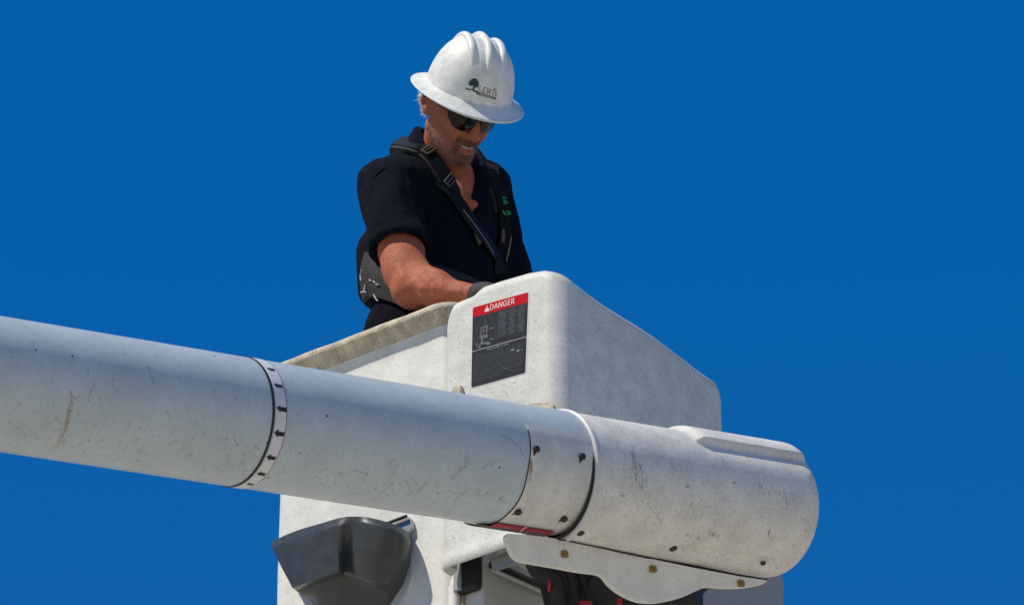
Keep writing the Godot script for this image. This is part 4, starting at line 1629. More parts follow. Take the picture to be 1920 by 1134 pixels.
func smooth_commit(mb: Mb) -> ArrayMesh:
	var n := PackedVector3Array()
	n.resize(mb.v.size())
	for k in range(0, mb.idx.size(), 3):
		var a := mb.idx[k]
		var b := mb.idx[k + 1]
		var c := mb.idx[k + 2]
		var f := (mb.v[c] - mb.v[a]).cross(mb.v[b] - mb.v[a])
		n[a] += f
		n[b] += f
		n[c] += f
	for k in n.size():
		n[k] = n[k].normalized()
	var arr := []
	arr.resize(Mesh.ARRAY_MAX)
	arr[Mesh.ARRAY_VERTEX] = mb.v
	arr[Mesh.ARRAY_NORMAL] = n
	arr[Mesh.ARRAY_COLOR] = mb.c
	arr[Mesh.ARRAY_INDEX] = mb.idx
	var am := ArrayMesh.new()
	am.add_surface_from_arrays(Mesh.PRIMITIVE_TRIANGLES, arr)
	return am

# head in its own axes: x his left, y up, z forward; eyes at y = 0
func head_shape(h: Sdf) -> void:
	h.ell(Vector3(0, 0.035, -0.008), Vector3(0.077, 0.095, 0.098), Basis(), 0.02)
	h.ell(Vector3(0, -0.045, 0.028), Vector3(0.060, 0.068, 0.058), Basis(), 0.03)
	for s: float in [-1.0, 1.0]:
		h.cap(Vector3(0.054 * s, -0.058, -0.002), 0.020, Vector3(0.018 * s, -0.102, 0.066), 0.016, 0.025)
		h.cap(Vector3(0.048 * s, -0.018, 0.052), 0.018, Vector3(0.030 * s, -0.036, 0.070), 0.021, 0.018)
		h.ell(Vector3(0.013 * s, -0.0395, 0.096), Vector3(0.0085, 0.008, 0.011), Basis(), 0.008)
		# ear
		var eb := Basis(Vector3.UP, 0.45 * s)
		h.ell(Vector3(0.073 * s, -0.004, -0.008), Vector3(0.010, 0.026, 0.016), Basis(), 0.016)
		h.ell(Vector3(0.079 * s, -0.003, -0.016), Vector3(0.0065, 0.030, 0.019), eb, 0.010)
		h.cap(Vector3(0.082 * s, 0.018, -0.004), 0.0045, Vector3(0.087 * s, 0.022, -0.022), 0.0048, 0.006)
		h.cap(Vector3(0.087 * s, 0.022, -0.022), 0.0048, Vector3(0.087 * s, -0.006, -0.031), 0.0048, 0.006)
		h.cap(Vector3(0.087 * s, -0.006, -0.031), 0.0045, Vector3(0.080 * s, -0.028, -0.014), 0.0060, 0.006)
		h.cut_ell(Vector3(0.089 * s, 0.000, -0.015), Vector3(0.0065, 0.015, 0.009), eb, 0.005)
		# folds of the smile
		h.cut_cap(Vector3(0.020 * s, -0.042, 0.0985), 0.0025, Vector3(0.036 * s, -0.070, 0.0790), 0.003, 0.012)
		# eye hollows
		h.cut_ell(Vector3(0.033 * s, 0.0, 0.098), Vector3(0.019, 0.012, 0.012), Basis(), 0.012)
	h.ell(Vector3(0, -0.100, 0.070), Vector3(0.022, 0.018, 0.018), Basis(), 0.02)
	h.cap(Vector3(-0.034, 0.020, 0.078), 0.013, Vector3(0.034, 0.020, 0.078), 0.013, 0.02)
	h.cap(Vector3(0, 0.012, 0.088), 0.010, Vector3(0, -0.030, 0.109), 0.0125, 0.012)
	h.ell(Vector3(0, -0.0345, 0.111), Vector3(0.012, 0.010, 0.011), Basis(), 0.010)
	h.ell(Vector3(0, -0.066, 0.066), Vector3(0.034, 0.026, 0.028), Basis(), 0.02)
	# moustache pad and lower lip
	h.cap(Vector3(-0.022, -0.060, 0.084), 0.008, Vector3(0, -0.0535, 0.095), 0.009, 0.010)
	h.cap(Vector3(0.022, -0.060, 0.084), 0.008, Vector3(0, -0.0535, 0.095), 0.009, 0.010)
	h.cap(Vector3(-0.018, -0.0795, 0.084), 0.0055, Vector3(0, -0.0830, 0.0915), 0.0065, 0.008)
	h.cap(Vector3(0.018, -0.0795, 0.084), 0.0055, Vector3(0, -0.0830, 0.0915), 0.0065, 0.008)
	# smiling mouth
	for s: float in [-1.0, 1.0]:
		h.cut_cap(Vector3(0, -0.0705, 0.103), 0.0062, Vector3(0.018 * s, -0.0680, 0.096), 0.0058, 0.003)
		h.cut_cap(Vector3(0.018 * s, -0.0680, 0.096), 0.0058, Vector3(0.034 * s, -0.0585, 0.083), 0.0022, 0.003)

func face_colour(q: Vector3, n: FastNoiseLite) -> Color:
	var t := n.get_noise_3dv(q)
	var c := Color(0.46, 0.175, 0.10)
	c = c.lerp(Color(0.47, 0.15, 0.10), clampf(exp(-pow((q - Vector3(0, -0.035, 0.11)).length() / 0.02, 2.0)) * 0.6, 0, 1))
	for s: float in [-1.0, 1.0]:
		c = c.lerp(Color(0.48, 0.16, 0.11), 0.5 * exp(-pow((q - Vector3(0.036 * s, -0.030, 0.085)).length() / 0.022, 2.0)))
		c = c.lerp(Color(0.42, 0.12, 0.08), 0.5 * exp(-pow((q - Vector3(0.085 * s, -0.006, -0.014)).length() / 0.03, 2.0)))
	# lips
	if q.z > 0.07 and absf(q.x) < 0.026 and q.y < -0.0735 and q.y > -0.087:
		c = c.lerp(Color(0.36, 0.11, 0.085), 0.7)
	# stubble
	var b := beard_amount(q)
	var hair := Color(0.06, 0.032, 0.02).lerp(Color(0.36, 0.30, 0.26), clampf((absf(q.x) - 0.03) / 0.03, 0.0, 1.0))
	c = c.lerp(hair, clampf(b * (0.5 + 0.8 * t), 0.0, 0.85) * lerpf(1.0, 0.45, smoothstep(0.028, 0.045, absf(q.x))))
	return Color(c.r * (1.0 + 0.1 * t), c.g * (1.0 + 0.12 * t), c.b * (1.0 + 0.12 * t))

func beard_amount(q: Vector3) -> float:
	# cheeks below a line from the ear to the corner of the mouth, chin, upper lip
	var line := -0.035 - 0.028 * smoothstep(-0.01, 0.055, q.z)
	var b := smoothstep(line + 0.008, line - 0.010, q.y)
	if q.z < -0.03:
		b = 0.0
	b *= smoothstep(-0.03, -0.012, q.z)
	# bare lower lip
	if q.z > 0.075 and absf(q.x) < 0.022 and q.y < -0.071 and q.y > -0.088:
		b *= 0.1
	# moustache
	var m := smoothstep(-0.045, -0.050, q.y) * smoothstep(-0.068, -0.064, q.y) * smoothstep(0.036, 0.028, absf(q.x)) * smoothstep(0.07, 0.078, q.z)
	# sideburn
	var sb := smoothstep(0.02, 0.012, absf(q.z - 0.012)) * smoothstep(0.045, 0.055, absf(q.x)) * smoothstep(0.02, 0.0, q.y)
	return clampf(maxf(b, maxf(m * 1.1, sb * 0.7)), 0.0, 1.0)

func make_teeth(person: Node3D, hc: Vector3, hb: Basis) -> void:
	var P := []
	for i in 5:
		var row := PackedVector3Array()
		for j in 21:
			var u := lerpf(-1.0, 1.0, j / 20.0)
			var x := 0.024 * u
			var y := lerpf(-0.0635, -0.0725, i / 4.0) + 0.007 * u * u + 0.0006 * sin(j * 2.4)
			row.append(hc + hb * Vector3(x, y, 0.0945 - 0.012 * u * u))
		P.append(row)
	var mb := Mb.new()
	mb.slab(P, 0.003)
	obj("teeth", mb.commit(), mat(lin(0.55, 0.50, 0.42), 0.4), person)

func make_hair(person: Node3D, hc: Vector3, hb: Basis, hd: Sdf) -> void:
	# short beard: fine blades standing off the skin
	var cols := [Color(0.06, 0.035, 0.022), Color(0.12, 0.075, 0.05), Color(0.30, 0.24, 0.19), Color(0.36, 0.32, 0.28)]
	var mb := Mb.new()
	var made := 0
	while made < 2600:
		var dir := Vector3(rng.randfn(), rng.randfn() * 0.8 - 0.5, rng.randfn() + 0.7).normalized()
		var c := Vector3(0, -0.045, 0.02)
		var p := hd.trace(c + dir * 0.17, -dir, 0.0, 0.17)
		var amount := beard_amount(p)
		if rng.randf() > amount * amount * lerpf(1.0, 0.28, smoothstep(0.026, 0.045, absf(p.x))):
			continue
		made += 1
		var n := hd.grad(p)
		var grow := (n * 0.45 + Vector3(0, -0.8, 0.1) + Vector3(rng.randfn(), rng.randfn(), rng.randfn()) * 0.3).normalized()
		var l := rng.randf_range(0.003, 0.0065)
		var w := grow.cross(n).normalized() * 0.00045
		var grey := clampf((absf(p.x) - 0.015) / 0.05 + rng.randfn(0.0, 0.25) + (0.25 if p.y < -0.095 else 0.0), 0.0, 1.0)
		if p.y > -0.068 and p.z > 0.07:
			grey *= 0.2
		var col: Color = cols[rng.randi() % 2].lerp(cols[2 + rng.randi() % 2], grey)
		var a := mb.vert(hc + hb * (p - w), Vector2.ZERO, col)
		var b := mb.vert(hc + hb * (p + w), Vector2.ZERO, col)
		var t := mb.vert(hc + hb * (p + grow * l), Vector2.ZERO, col)
		mb.tri(a, b, t)
	var m := mat(Color.WHITE, 0.6)
	m.vertex_color_use_as_albedo = true
	var o := obj("beard", smooth_commit(mb), m, person, "short brown and grey beard")
	o.set_meta("kind", "stuff")
	# grey hair behind the ears and at the nape
	mb = Mb.new()
	for k in 2600:
		var s := -1.0 if k % 2 == 0 else 1.0
		var p := Vector3(0.070 * s, rng.randf_range(-0.045, 0.045), rng.randf_range(-0.085, -0.030))
		if k % 3 == 0:
			p = Vector3(rng.randf_range(-0.065, 0.065), rng.randf_range(-0.05, 0.03), -0.09)
		var dir := (p - Vector3(0, 0.0, -0.02)).normalized()
		p = hd.trace(Vector3(0, 0.0, -0.02) + dir * 0.16, -dir, 0.0, 0.16)
		var n := hd.grad(p)
		var grow := (n * 0.35 + Vector3(0, -0.9, -0.45) + Vector3(rng.randfn(), rng.randfn(), rng.randfn()) * 0.22).normalized()
		var l := rng.randf_range(0.014, 0.032)
		var w := grow.cross(n).normalized() * 0.0007
		var g := rng.randf_range(0.35, 0.75)
		var col := Color(g, g * 0.95, g * 0.88)
		var q := p + grow * l * 0.5 + n * 0.002
		var t := q + (grow + n * 0.2 + Vector3(rng.randfn(), rng.randfn(), rng.randfn()) * 0.2).normalized() * l * 0.5
		var a := mb.vert(hc + hb * (p - w), Vector2.ZERO, col)
		var b := mb.vert(hc + hb * (p + w), Vector2.ZERO, col)
		var c1 := mb.vert(hc + hb * (q - w), Vector2.ZERO, col)
		var c2 := mb.vert(hc + hb * (q + w), Vector2.ZERO, col)
		var e := mb.vert(hc + hb * t, Vector2.ZERO, col)
		mb.quad(a, b, c2, c1)
		mb.tri(c1, c2, e)
	var o2 := obj("hair", smooth_commit(mb), m, person, "short grey hair behind the ear")
	o2.set_meta("kind", "stuff")

func make_gloves(person: Node3D, elbow: Vector3, wrist: Vector3) -> void:
	# the right glove closes on a lever behind the cover's edge
	var m := mat(lin(0.035, 0.032, 0.026), 0.8)
	var t := (bp(965, 546, 12.16) - wrist).normalized()
	var side := t.cross(Vector3.UP).normalized()
	var up := side.cross(t).normalized()
	for hand in 2:
		var g := Sdf.new()
		var w := wrist
		if hand == 1:
			w = bp(985, 590, 12.56)
			t = (w - bp(972, 580, 12.80)).normalized()
			side = t.cross(Vector3.UP).normalized()
			up = side.cross(t).normalized()
		g.cap(w + t * 0.004, 0.028, w + t * 0.02, 0.027, 0.01)
		g.cap(w + t * 0.03 + side * 0.018, 0.017, w + t * 0.085 + side * 0.026, 0.015, 0.02)
		g.cap(w + t * 0.03 - side * 0.018, 0.017, w + t * 0.085 - side * 0.026, 0.015, 0.02)
		g.cap(w, 0.028, w + t * 0.06, 0.022, 0.02)
		for k in 4:
			var o := side * lerpf(-0.030, 0.030, k / 3.0)
			var l: float = [0.8, 0.95, 1.0, 0.85][k]
			var k0 := w + t * 0.088 + o
			var k1 := k0 + (t * 0.8 - up * 0.5) * 0.042 * l
			var k2 := k1 + (t * 0.1 - up * 1.0) * 0.028 * l
			var k3 := k2 + (-t * 0.8 - up * 0.4) * 0.022 * l
			g.cap(k0, 0.0115, k1, 0.0105, 0.006)
			g.cap(k1, 0.0105, k2, 0.0098, 0.004)
			g.cap(k2, 0.0098, k3, 0.009, 0.004)
		var s := 1.0 if hand == 0 else -1.0
		var t0 := w + t * 0.03 - side * 0.03 * s
		var t1 := t0 + (t * 0.7 - side * 0.5 * s - up * 0.5) * 0.036
		var t2 := t1 + (t * 0.8 + side * 0.3 * s - up * 0.5) * 0.03
		g.cap(t0, 0.013, t1, 0.0125, 0.008)
		g.cap(t1, 0.0125, t2, 0.0105, 0.005)
		var mb := Mb.new()
		g.mesh(mb, 0.005)
		obj("glove", smooth_commit(mb), m, person, "dark work glove")
	# lever under the right hand
	var lever := thing("control_lever", "black control lever gripped by the gloved hand inside the cover", "lever")
	var at_hand := base + wrist + (bp(965, 546, 12.16) - wrist).normalized() * 0.12 - Vector3(0, 0.025, 0)
	lever.position = at_hand - Vector3(0, 0.28, 0)
	var mb2 := Mb.new()
	mb2.tube([Vector3(0, 0, 0), Vector3(0, 0.24, 0)], [0.008, 0.008], 10)
	obj("shaft", mb2.commit(), M.steel, lever)
	mb2 = Mb.new()
	mb2.tube([Vector3(0, 0.235, 0), Vector3(0, 0.25, 0), Vector3(0, 0.28, 0), Vector3(0, 0.292, 0)], [0.009, 0.015, 0.015, 0.008], 12)
	obj("knob", mb2.commit(), M.rubber, lever)

func loft(lines: Array, n: int, thick: float) -> Mb:
	# sheet through polylines of world points (minus base)
	var P := []
	for l in lines:
		P.append(PackedVector3Array(smooth(l, n)))
	var mb := Mb.new()
	mb.slab(P, thick)
	return mb

func make_collar(person: Node3D, hc: Vector3, hb: Basis) -> void:
	# standing polo collar: inner top edge, fold, outer bottom edge; from the nape round his right side to the opening
	var inner := [bp(812, 250, 12.93), bp(790, 244, 12.86), bp(790, 252, 12.80), bp(808, 284, 12.755), bp(834, 316, 12.735), bp(853, 338, 12.72)]
	var fold := [bp(808, 246, 12.95), bp(781, 238, 12.87), bp(779, 250, 12.785), bp(798, 286, 12.735), bp(826, 322, 12.715), bp(849, 344, 12.70)]
	var outer := [bp(800, 285, 12.97), bp(763, 268, 12.88), bp(760, 284, 12.76), bp(782, 312, 12.70), bp(812, 344, 12.685), bp(842, 368, 12.675)]
	var mb := loft([inner, fold, outer], 5, 0.005)
	obj("collar", mb.commit(60), M.cloth, person, "turned-down polo collar")
	inner = [bp(830, 250, 12.95), bp(880, 275, 12.93), bp(898, 300, 12.83), bp(893, 330, 12.76), bp(884, 372, 12.69)]
	fold = [bp(835, 245, 12.97), bp(888, 272, 12.94), bp(908, 300, 12.83), bp(903, 332, 12.75), bp(890, 374, 12.68)]
	outer = [bp(840, 290, 13.0), bp(900, 300, 12.96), bp(926, 322, 12.84), bp(918, 352, 12.74), bp(900, 382, 12.67)]
	mb = loft([inner, fold, outer], 5, 0.005)
	obj("collar", mb.commit(60), M.cloth, person)
	# placket edge
	for ed in [[[850, 335], [862, 365], [876, 400], [884, 430]], [[893, 340], [892, 375], [889, 405], [886, 432]]]:
		var pts := []
		var rr := []
		for q in ed:
			pts.append(on_shirt(q[0], q[1], 0.002))
			rr.append(0.0045)
		mb = Mb.new()
		mb.tube(smooth(pts, 4), fill(0.0045, 13), 6)
		obj("placket", mb.commit(), M.cloth, person)

func fill(x: float, n: int) -> Array:
	var a := []
	a.resize(n)
	a.fill(x)
	return a

# point on the shirt seen at a pixel, lifted off it (in the worker's frame)
func on_shirt(px: float, py: float, lift: float) -> Vector3:
	var r := ray(px, py)
	var q := shirt.trace(cam_at - base + r.normalized() * 11.9, r, 0.0, 1.6)
	var n := shirt.grad(q)
	return q + n * lift

func strap(parent: Node3D, called: String, px: Array, width: float, lift: float, thick: float, m: Material, label := "") -> MeshInstance3D:
	var c := []
	for q in px:
		if q is Vector3:
			var nn := shirt.grad(q)
			c.append(q - nn * (shirt.dist(q) - lift))
		else:
			c.append(on_shirt(q[0], q[1], lift))
	c = smooth(c, 5)
	var rows := []
	for k in 5:
		rows.append(PackedVector3Array())
	for i in c.size():
		var tan: Vector3 = (c[mini(i + 1, c.size() - 1)] - c[maxi(i - 1, 0)]).normalized()
		var n := shirt.grad(c[i])
		var w := n.cross(tan).normalized()
		for k in 5:
			var u := lerpf(-0.5, 0.5, k / 4.0)
			rows[k].append(c[i] + w * width * u - n * 0.5 * pow(u * width, 2.0) / 0.11)
	var mb := Mb.new()
	mb.slab(rows, thick)
	return obj(called, mb.commit(50), m, parent, label)

func make_harness(d: Vector3, left: Vector3) -> void:
	var h := thing("safety_harness", "black safety harness with padded shoulder straps and waist belt, worn over the shirt", "harness", Transform3D(Basis(), base))
	var web := mat(lin(0.007, 0.008, 0.010), 0.8)
	web.metallic_specular = 0.25
	web.normal_enabled = true
	web.normal_texture = noise_normal(101, 0.15, 6.0, 256)
	web.uv1_triplanar = true
	web.uv1_scale = Vector3.ONE * 6.0
	var sheen := mat(lin(0.006, 0.009, 0.016), 0.6)
	sheen.metallic_specular = 0.3
	var pad_p := Paint.new(256, 256, Color(0.13, 0.13, 0.13), 0.35, 103, 0.04)
	pad_p.specks(120, 0.5, 2.4, Color(0.45, 0.44, 0.4), 0.1, 0.5, rng)
	var pad := mat(Color.WHITE, 0.85)
	pad.albedo_texture = pad_p.texture()
	pad.uv1_triplanar = true
	pad.uv1_scale = Vector3.ONE * 5.0
	# shoulder pads, then the webbing of the V on the chest
	strap(h, "shoulder_pad", [bp(752, 330, 13.0), bp(752, 300, 12.93), bp(758, 284, 12.86), [772, 281], [788, 286], [806, 300], [824, 325], [838, 346]], 0.046, 0.006, 0.009, pad, "padded shoulder strap")
	strap(h, "shoulder_strap", [bp(754, 330, 13.0), bp(754, 300, 12.93), bp(760, 284, 12.86), [774, 280], [789, 285], [808, 300], [828, 328], [842, 352], [858, 385], [880, 418], [905, 452], [925, 485], [940, 515]], 0.036, 0.0125, 0.003, sheen)
	strap(h, "shoulder_pad", [bp(880, 320, 13.0), bp(888, 306, 12.95), [912, 318], [922, 345], [932, 372], [938, 400]], 0.044, 0.006, 0.009, pad, "padded shoulder strap")
	strap(h, "shoulder_strap", [bp(880, 320, 13.0), bp(888, 306, 12.95), [914, 320], [925, 346], [935, 376], [941, 410], [943, 445], [940, 480], [936, 515]], 0.034, 0.0125, 0.003, web)
	# seams of the shirt's sleeve
	var seam_m := mat(lin(0.004, 0.004, 0.005), 0.9)
	seam_m.metallic_specular = 0.1
	strap(h.get_parent().get_node("person"), "sleeve_seam", [[748, 302], [726, 312], [704, 330], [688, 356], [679, 388]], 0.0025, 0.0012, 0.002, seam_m)
	strap(h.get_parent().get_node("person"), "sleeve_seam", [[697, 466], [722, 453], [752, 445], [786, 444]], 0.0025, 0.0012, 0.002, seam_m)
	# small buckles
	for q in [[838, 343, 0.9, true], [800, 291, 0.55, false], [915, 322, -0.3, false]]:
		var c := on_shirt(q[0], q[1], 0.017)
		var n := shirt.grad(c)
		var t := cam_vec(Vector3(sin(q[2]), -cos(q[2]), 0))
		t = (t - n * t.dot(n)).normalized()
		var w := n.cross(t)
		var b := Basis(w, t, n).scaled_local(Vector3.ONE * 0.72)
		var mb := Mb.new()
		for u: float in [-1.0, 1.0]:
			mb.box(Vector3(-0.026, 0.012 * u - 0.003, -0.003), Vector3(0.026, 0.012 * u + 0.003, 0.003), 0.0015)
			mb.box(Vector3(0.023 * u - 0.003, -0.014, -0.0032), Vector3(0.023 * u + 0.003, 0.014, 0.0032), 0.0015)
		mb.box(Vector3(-0.024, -0.002, -0.002), Vector3(0.024, 0.002, 0.004), 0.0015)
		var bm: Material = mat(lin(0.10, 0.10, 0.11), 0.35, 0.5) if q[3] else mat(lin(0.13, 0.11, 0.07), 0.5, 0.3)
		var o := obj("buckle", mb.commit(), bm, h)
		o.transform = Transform3D(b, c)
	# pale piping and green stitching
	strap(h, "webbing_edge", [[862, 398], [884, 428], [900, 452], [915, 478]], 0.003, 0.0155, 0.002, mat(lin(0.16, 0.17, 0.18), 0.6))
	strap(h, "webbing_edge", [[953, 448], [951, 470], [947, 492]], 0.003, 0.0155, 0.002, mat(lin(0.20, 0.19, 0.13), 0.6))
	var green := mat(lin(0.02, 0.28, 0.07), 0.6)
	for q in [[[934, 372], [941, 374]], [[935, 378], [941, 379]], [[936, 384], [944, 382]], [[934, 397], [938, 405]], [[942, 399], [949, 400]], [[943, 404], [950, 404]], [[938, 400], [941, 407]]]:
		strap(h, "green_stitching", q, 0.004, 0.016, 0.002, green)
	strap(h, "web_keeper", [[886, 436], [890, 448], [894, 460]], 0.012, 0.010, 0.003, mat(lin(0.07, 0.08, 0.03), 0.7))
	strap(h, "web_keeper", [[935, 432], [935, 444], [934, 456]], 0.010, 0.016, 0.003, mat(lin(0.09, 0.08, 0.04), 0.7))
	# waist belt: a wide scuffed pad
	var bp_paint := Paint.new(256, 256, Color(0.14, 0.14, 0.135), 0.4, 107, 0.04)
	bp_paint.specks(150, 0.5, 2.0, Color(0.5, 0.5, 0.48), 0.2, 0.6, rng)
	bp_paint.scratches(26, 6, 20, 1.2, 0.5, Color(0.85, 0.85, 0.82), 0.5, 0.95, rng)
	var belt_m := mat(Color.WHITE, 0.8)
	belt_m.albedo_texture = bp_paint.texture()
	belt_m.uv1_triplanar = true
	belt_m.uv1_scale = Vector3.ONE * 4.0
	var rows := []
	var c0 := bp(808, 590, 12.71)
	for i in 7:
		var row := PackedVector3Array()
		var v := lerpf(0.075, -0.075, i / 6.0)
		for k in 48:
			var a := TAU * k / 48.0
			var bulge := 1.0 + 0.06 * cos(v / 0.075 * 1.4)
			# lower at the front, higher at the back
			row.append(c0 + left * cos(a) * 0.162 * bulge + d * sin(a) * 0.142 * bulge + Vector3.UP * (v * (0.75 + 0.25 * absf(sin(a))) - 0.085 * sin(a) + 0.045))
		rows.append(row)
	var mb := Mb.new()
	mb.slab(rows, 0.022, true)
	obj("waist_belt", mb.commit(60), belt_m, h, "wide scuffed waist belt with pale paint marks")
	var pale := mat(lin(0.5, 0.5, 0.47), 0.8)
	for q in [[[678, 506], [675, 516], [676, 526]], [[684, 534], [682, 546], [686, 548]], [[699, 527], [703, 530]], [[704, 533], [710, 533]], [[700, 552], [704, 560], [708, 564]], [[676, 548], [684, 546]], [[692, 524], [695, 527]]]:
		var pts := []
		for w in q:
			var r := ray(w[0], w[1]).normalized()
			var o := cam_at - base
			var t := 12.3
			while t < 13.0:
				var rel := o + r * t - c0
				if Vector2(rel.dot(left) / 0.184, rel.dot(d) / 0.164).length() < 1.0:
					break
				t += 0.001
			pts.append(o + r * t)
		mb = Mb.new()
		mb.tube(pts, fill(0.0016, pts.size()), 5)
		obj("paint_mark", mb.commit(), pale, h)
	mb = Mb.new()
	var strap_pts := smooth([bp(676, 478, 12.80), bp(700, 512, 12.68), bp(730, 548, 12.60), bp(756, 585, 12.56)], 5)
	mb.tube(strap_pts, fill(0.007, strap_pts.size()), 6)
	obj("belt_edge", mb.commit(), web, h)

func make_glasses(hc: Vector3, hb: Basis) -> void:
	var g := thing("sunglasses", "black wraparound sunglasses on the worker's face under the hard hat", "sunglasses", Transform3D(hb, base + hc))
	var lens := mat(lin(0.006, 0.006, 0.007), 0.08)
	lens.metallic_specular = 0.4
	var frame := mat(lin(0.012, 0.012, 0.013), 0.3)
	var z_at := func(x: float) -> float: return 0.107 - 6.2 * x * x - 300.0 * x * x * x * x
	for s: float in [-1.0, 1.0]:
		var P := []
		for i in 9:
			var row := PackedVector3Array()
			for j in 17:
				var u := j / 16.0
				var x := lerpf(0.007, 0.069, u)
				var top := 0.018 - 0.004 * u
				var bot := -0.004 - 0.0225 * sin(PI * clampf(0.12 + u * 0.80, 0.0, 1.0)) + 0.010 * smoothstep(0.75, 1.0, u)
				var y := lerpf(top, bot, i / 8.0)
				row.append(Vector3(x * s, y, z_at.call(x) - 0.10 * maxf(0.0, -y) - 0.5 * y * y * 6.0))
			if s < 0.0:
				row.reverse()
			P.append(row)
		var mb := Mb.new()
		mb.slab(P, 0.0025)
		obj("lens", mb.commit(50), lens, g)
		# frame along the top and the temple arm
		var pts := []
		for k in 13:
			var x := lerpf(0.0, 0.071, k / 12.0)
			pts.append(Vector3(x * s, 0.019 - 0.004 * k / 12.0, z_at.call(x) + 0.0005))
		pts.append(Vector3(0.078 * s, 0.014, 0.040))
		pts.append(Vector3(0.0815 * s, 0.013, 0.010))
		pts.append(Vector3(0.0835 * s, 0.010, -0.020))
		mb = Mb.new()
		mb.tube(pts, [0.003, 0.003, 0.003, 0.003, 0.003, 0.003, 0.003, 0.003, 0.003, 0.0032, 0.0034, 0.0036, 0.0045, 0.0055, 0.004, 0.003], 8)
		obj("frame", mb.commit(), frame, g)
	var mb2 := Mb.new()
	mb2.tube([Vector3(-0.009, 0.006, 0.1065), Vector3(0, 0.010, 0.109), Vector3(0.009, 0.006, 0.1065)], [0.004, 0.0035, 0.004], 8)
	obj("bridge", mb2.commit(), frame, g)

# ------------------------------------------------------------------ hard hat
const HAT_A := 0.106      # half width of the dome
const HAT_B := 0.122      # half length
const HAT_H := 0.137      # height above the brim

func dome_pt(az: float, t: float) -> Vector3:
	# az round from forward (z) to his left (x); t 0 at the brim, 1 at the top
	var a := t * PI * 0.5
	var rr := pow(cos(a), 0.82)
	var p := Vector3(sin(az) * HAT_A * rr, sin(a) * HAT_H, cos(az) * HAT_B * rr)
	# slightly drawn-in crown at the sides
	return p

func ridge(p: Vector3) -> float:
	# three rounded ribs from front to back over the crown
	var lon := atan2(p.z / HAT_B, p.y / HAT_H)      # 0 on top, + to the front
	var out := 0.0
	for k in 3:
		var x0: float = [-0.040, 0.0, 0.040][k]
		var front: float = [0.92, 1.10, 0.92][k]
		var ends := smoothstep(front, front - 0.45, lon) * smoothstep(-1.25, -0.8, lon)
		var wid := 0.003 + 0.006 * ends
		var e := absf(p.x - x0) / wid
		out = maxf(out, ends * sqrt(maxf(0.0, 1.0 - e * e)) * 0.0085)
	return out

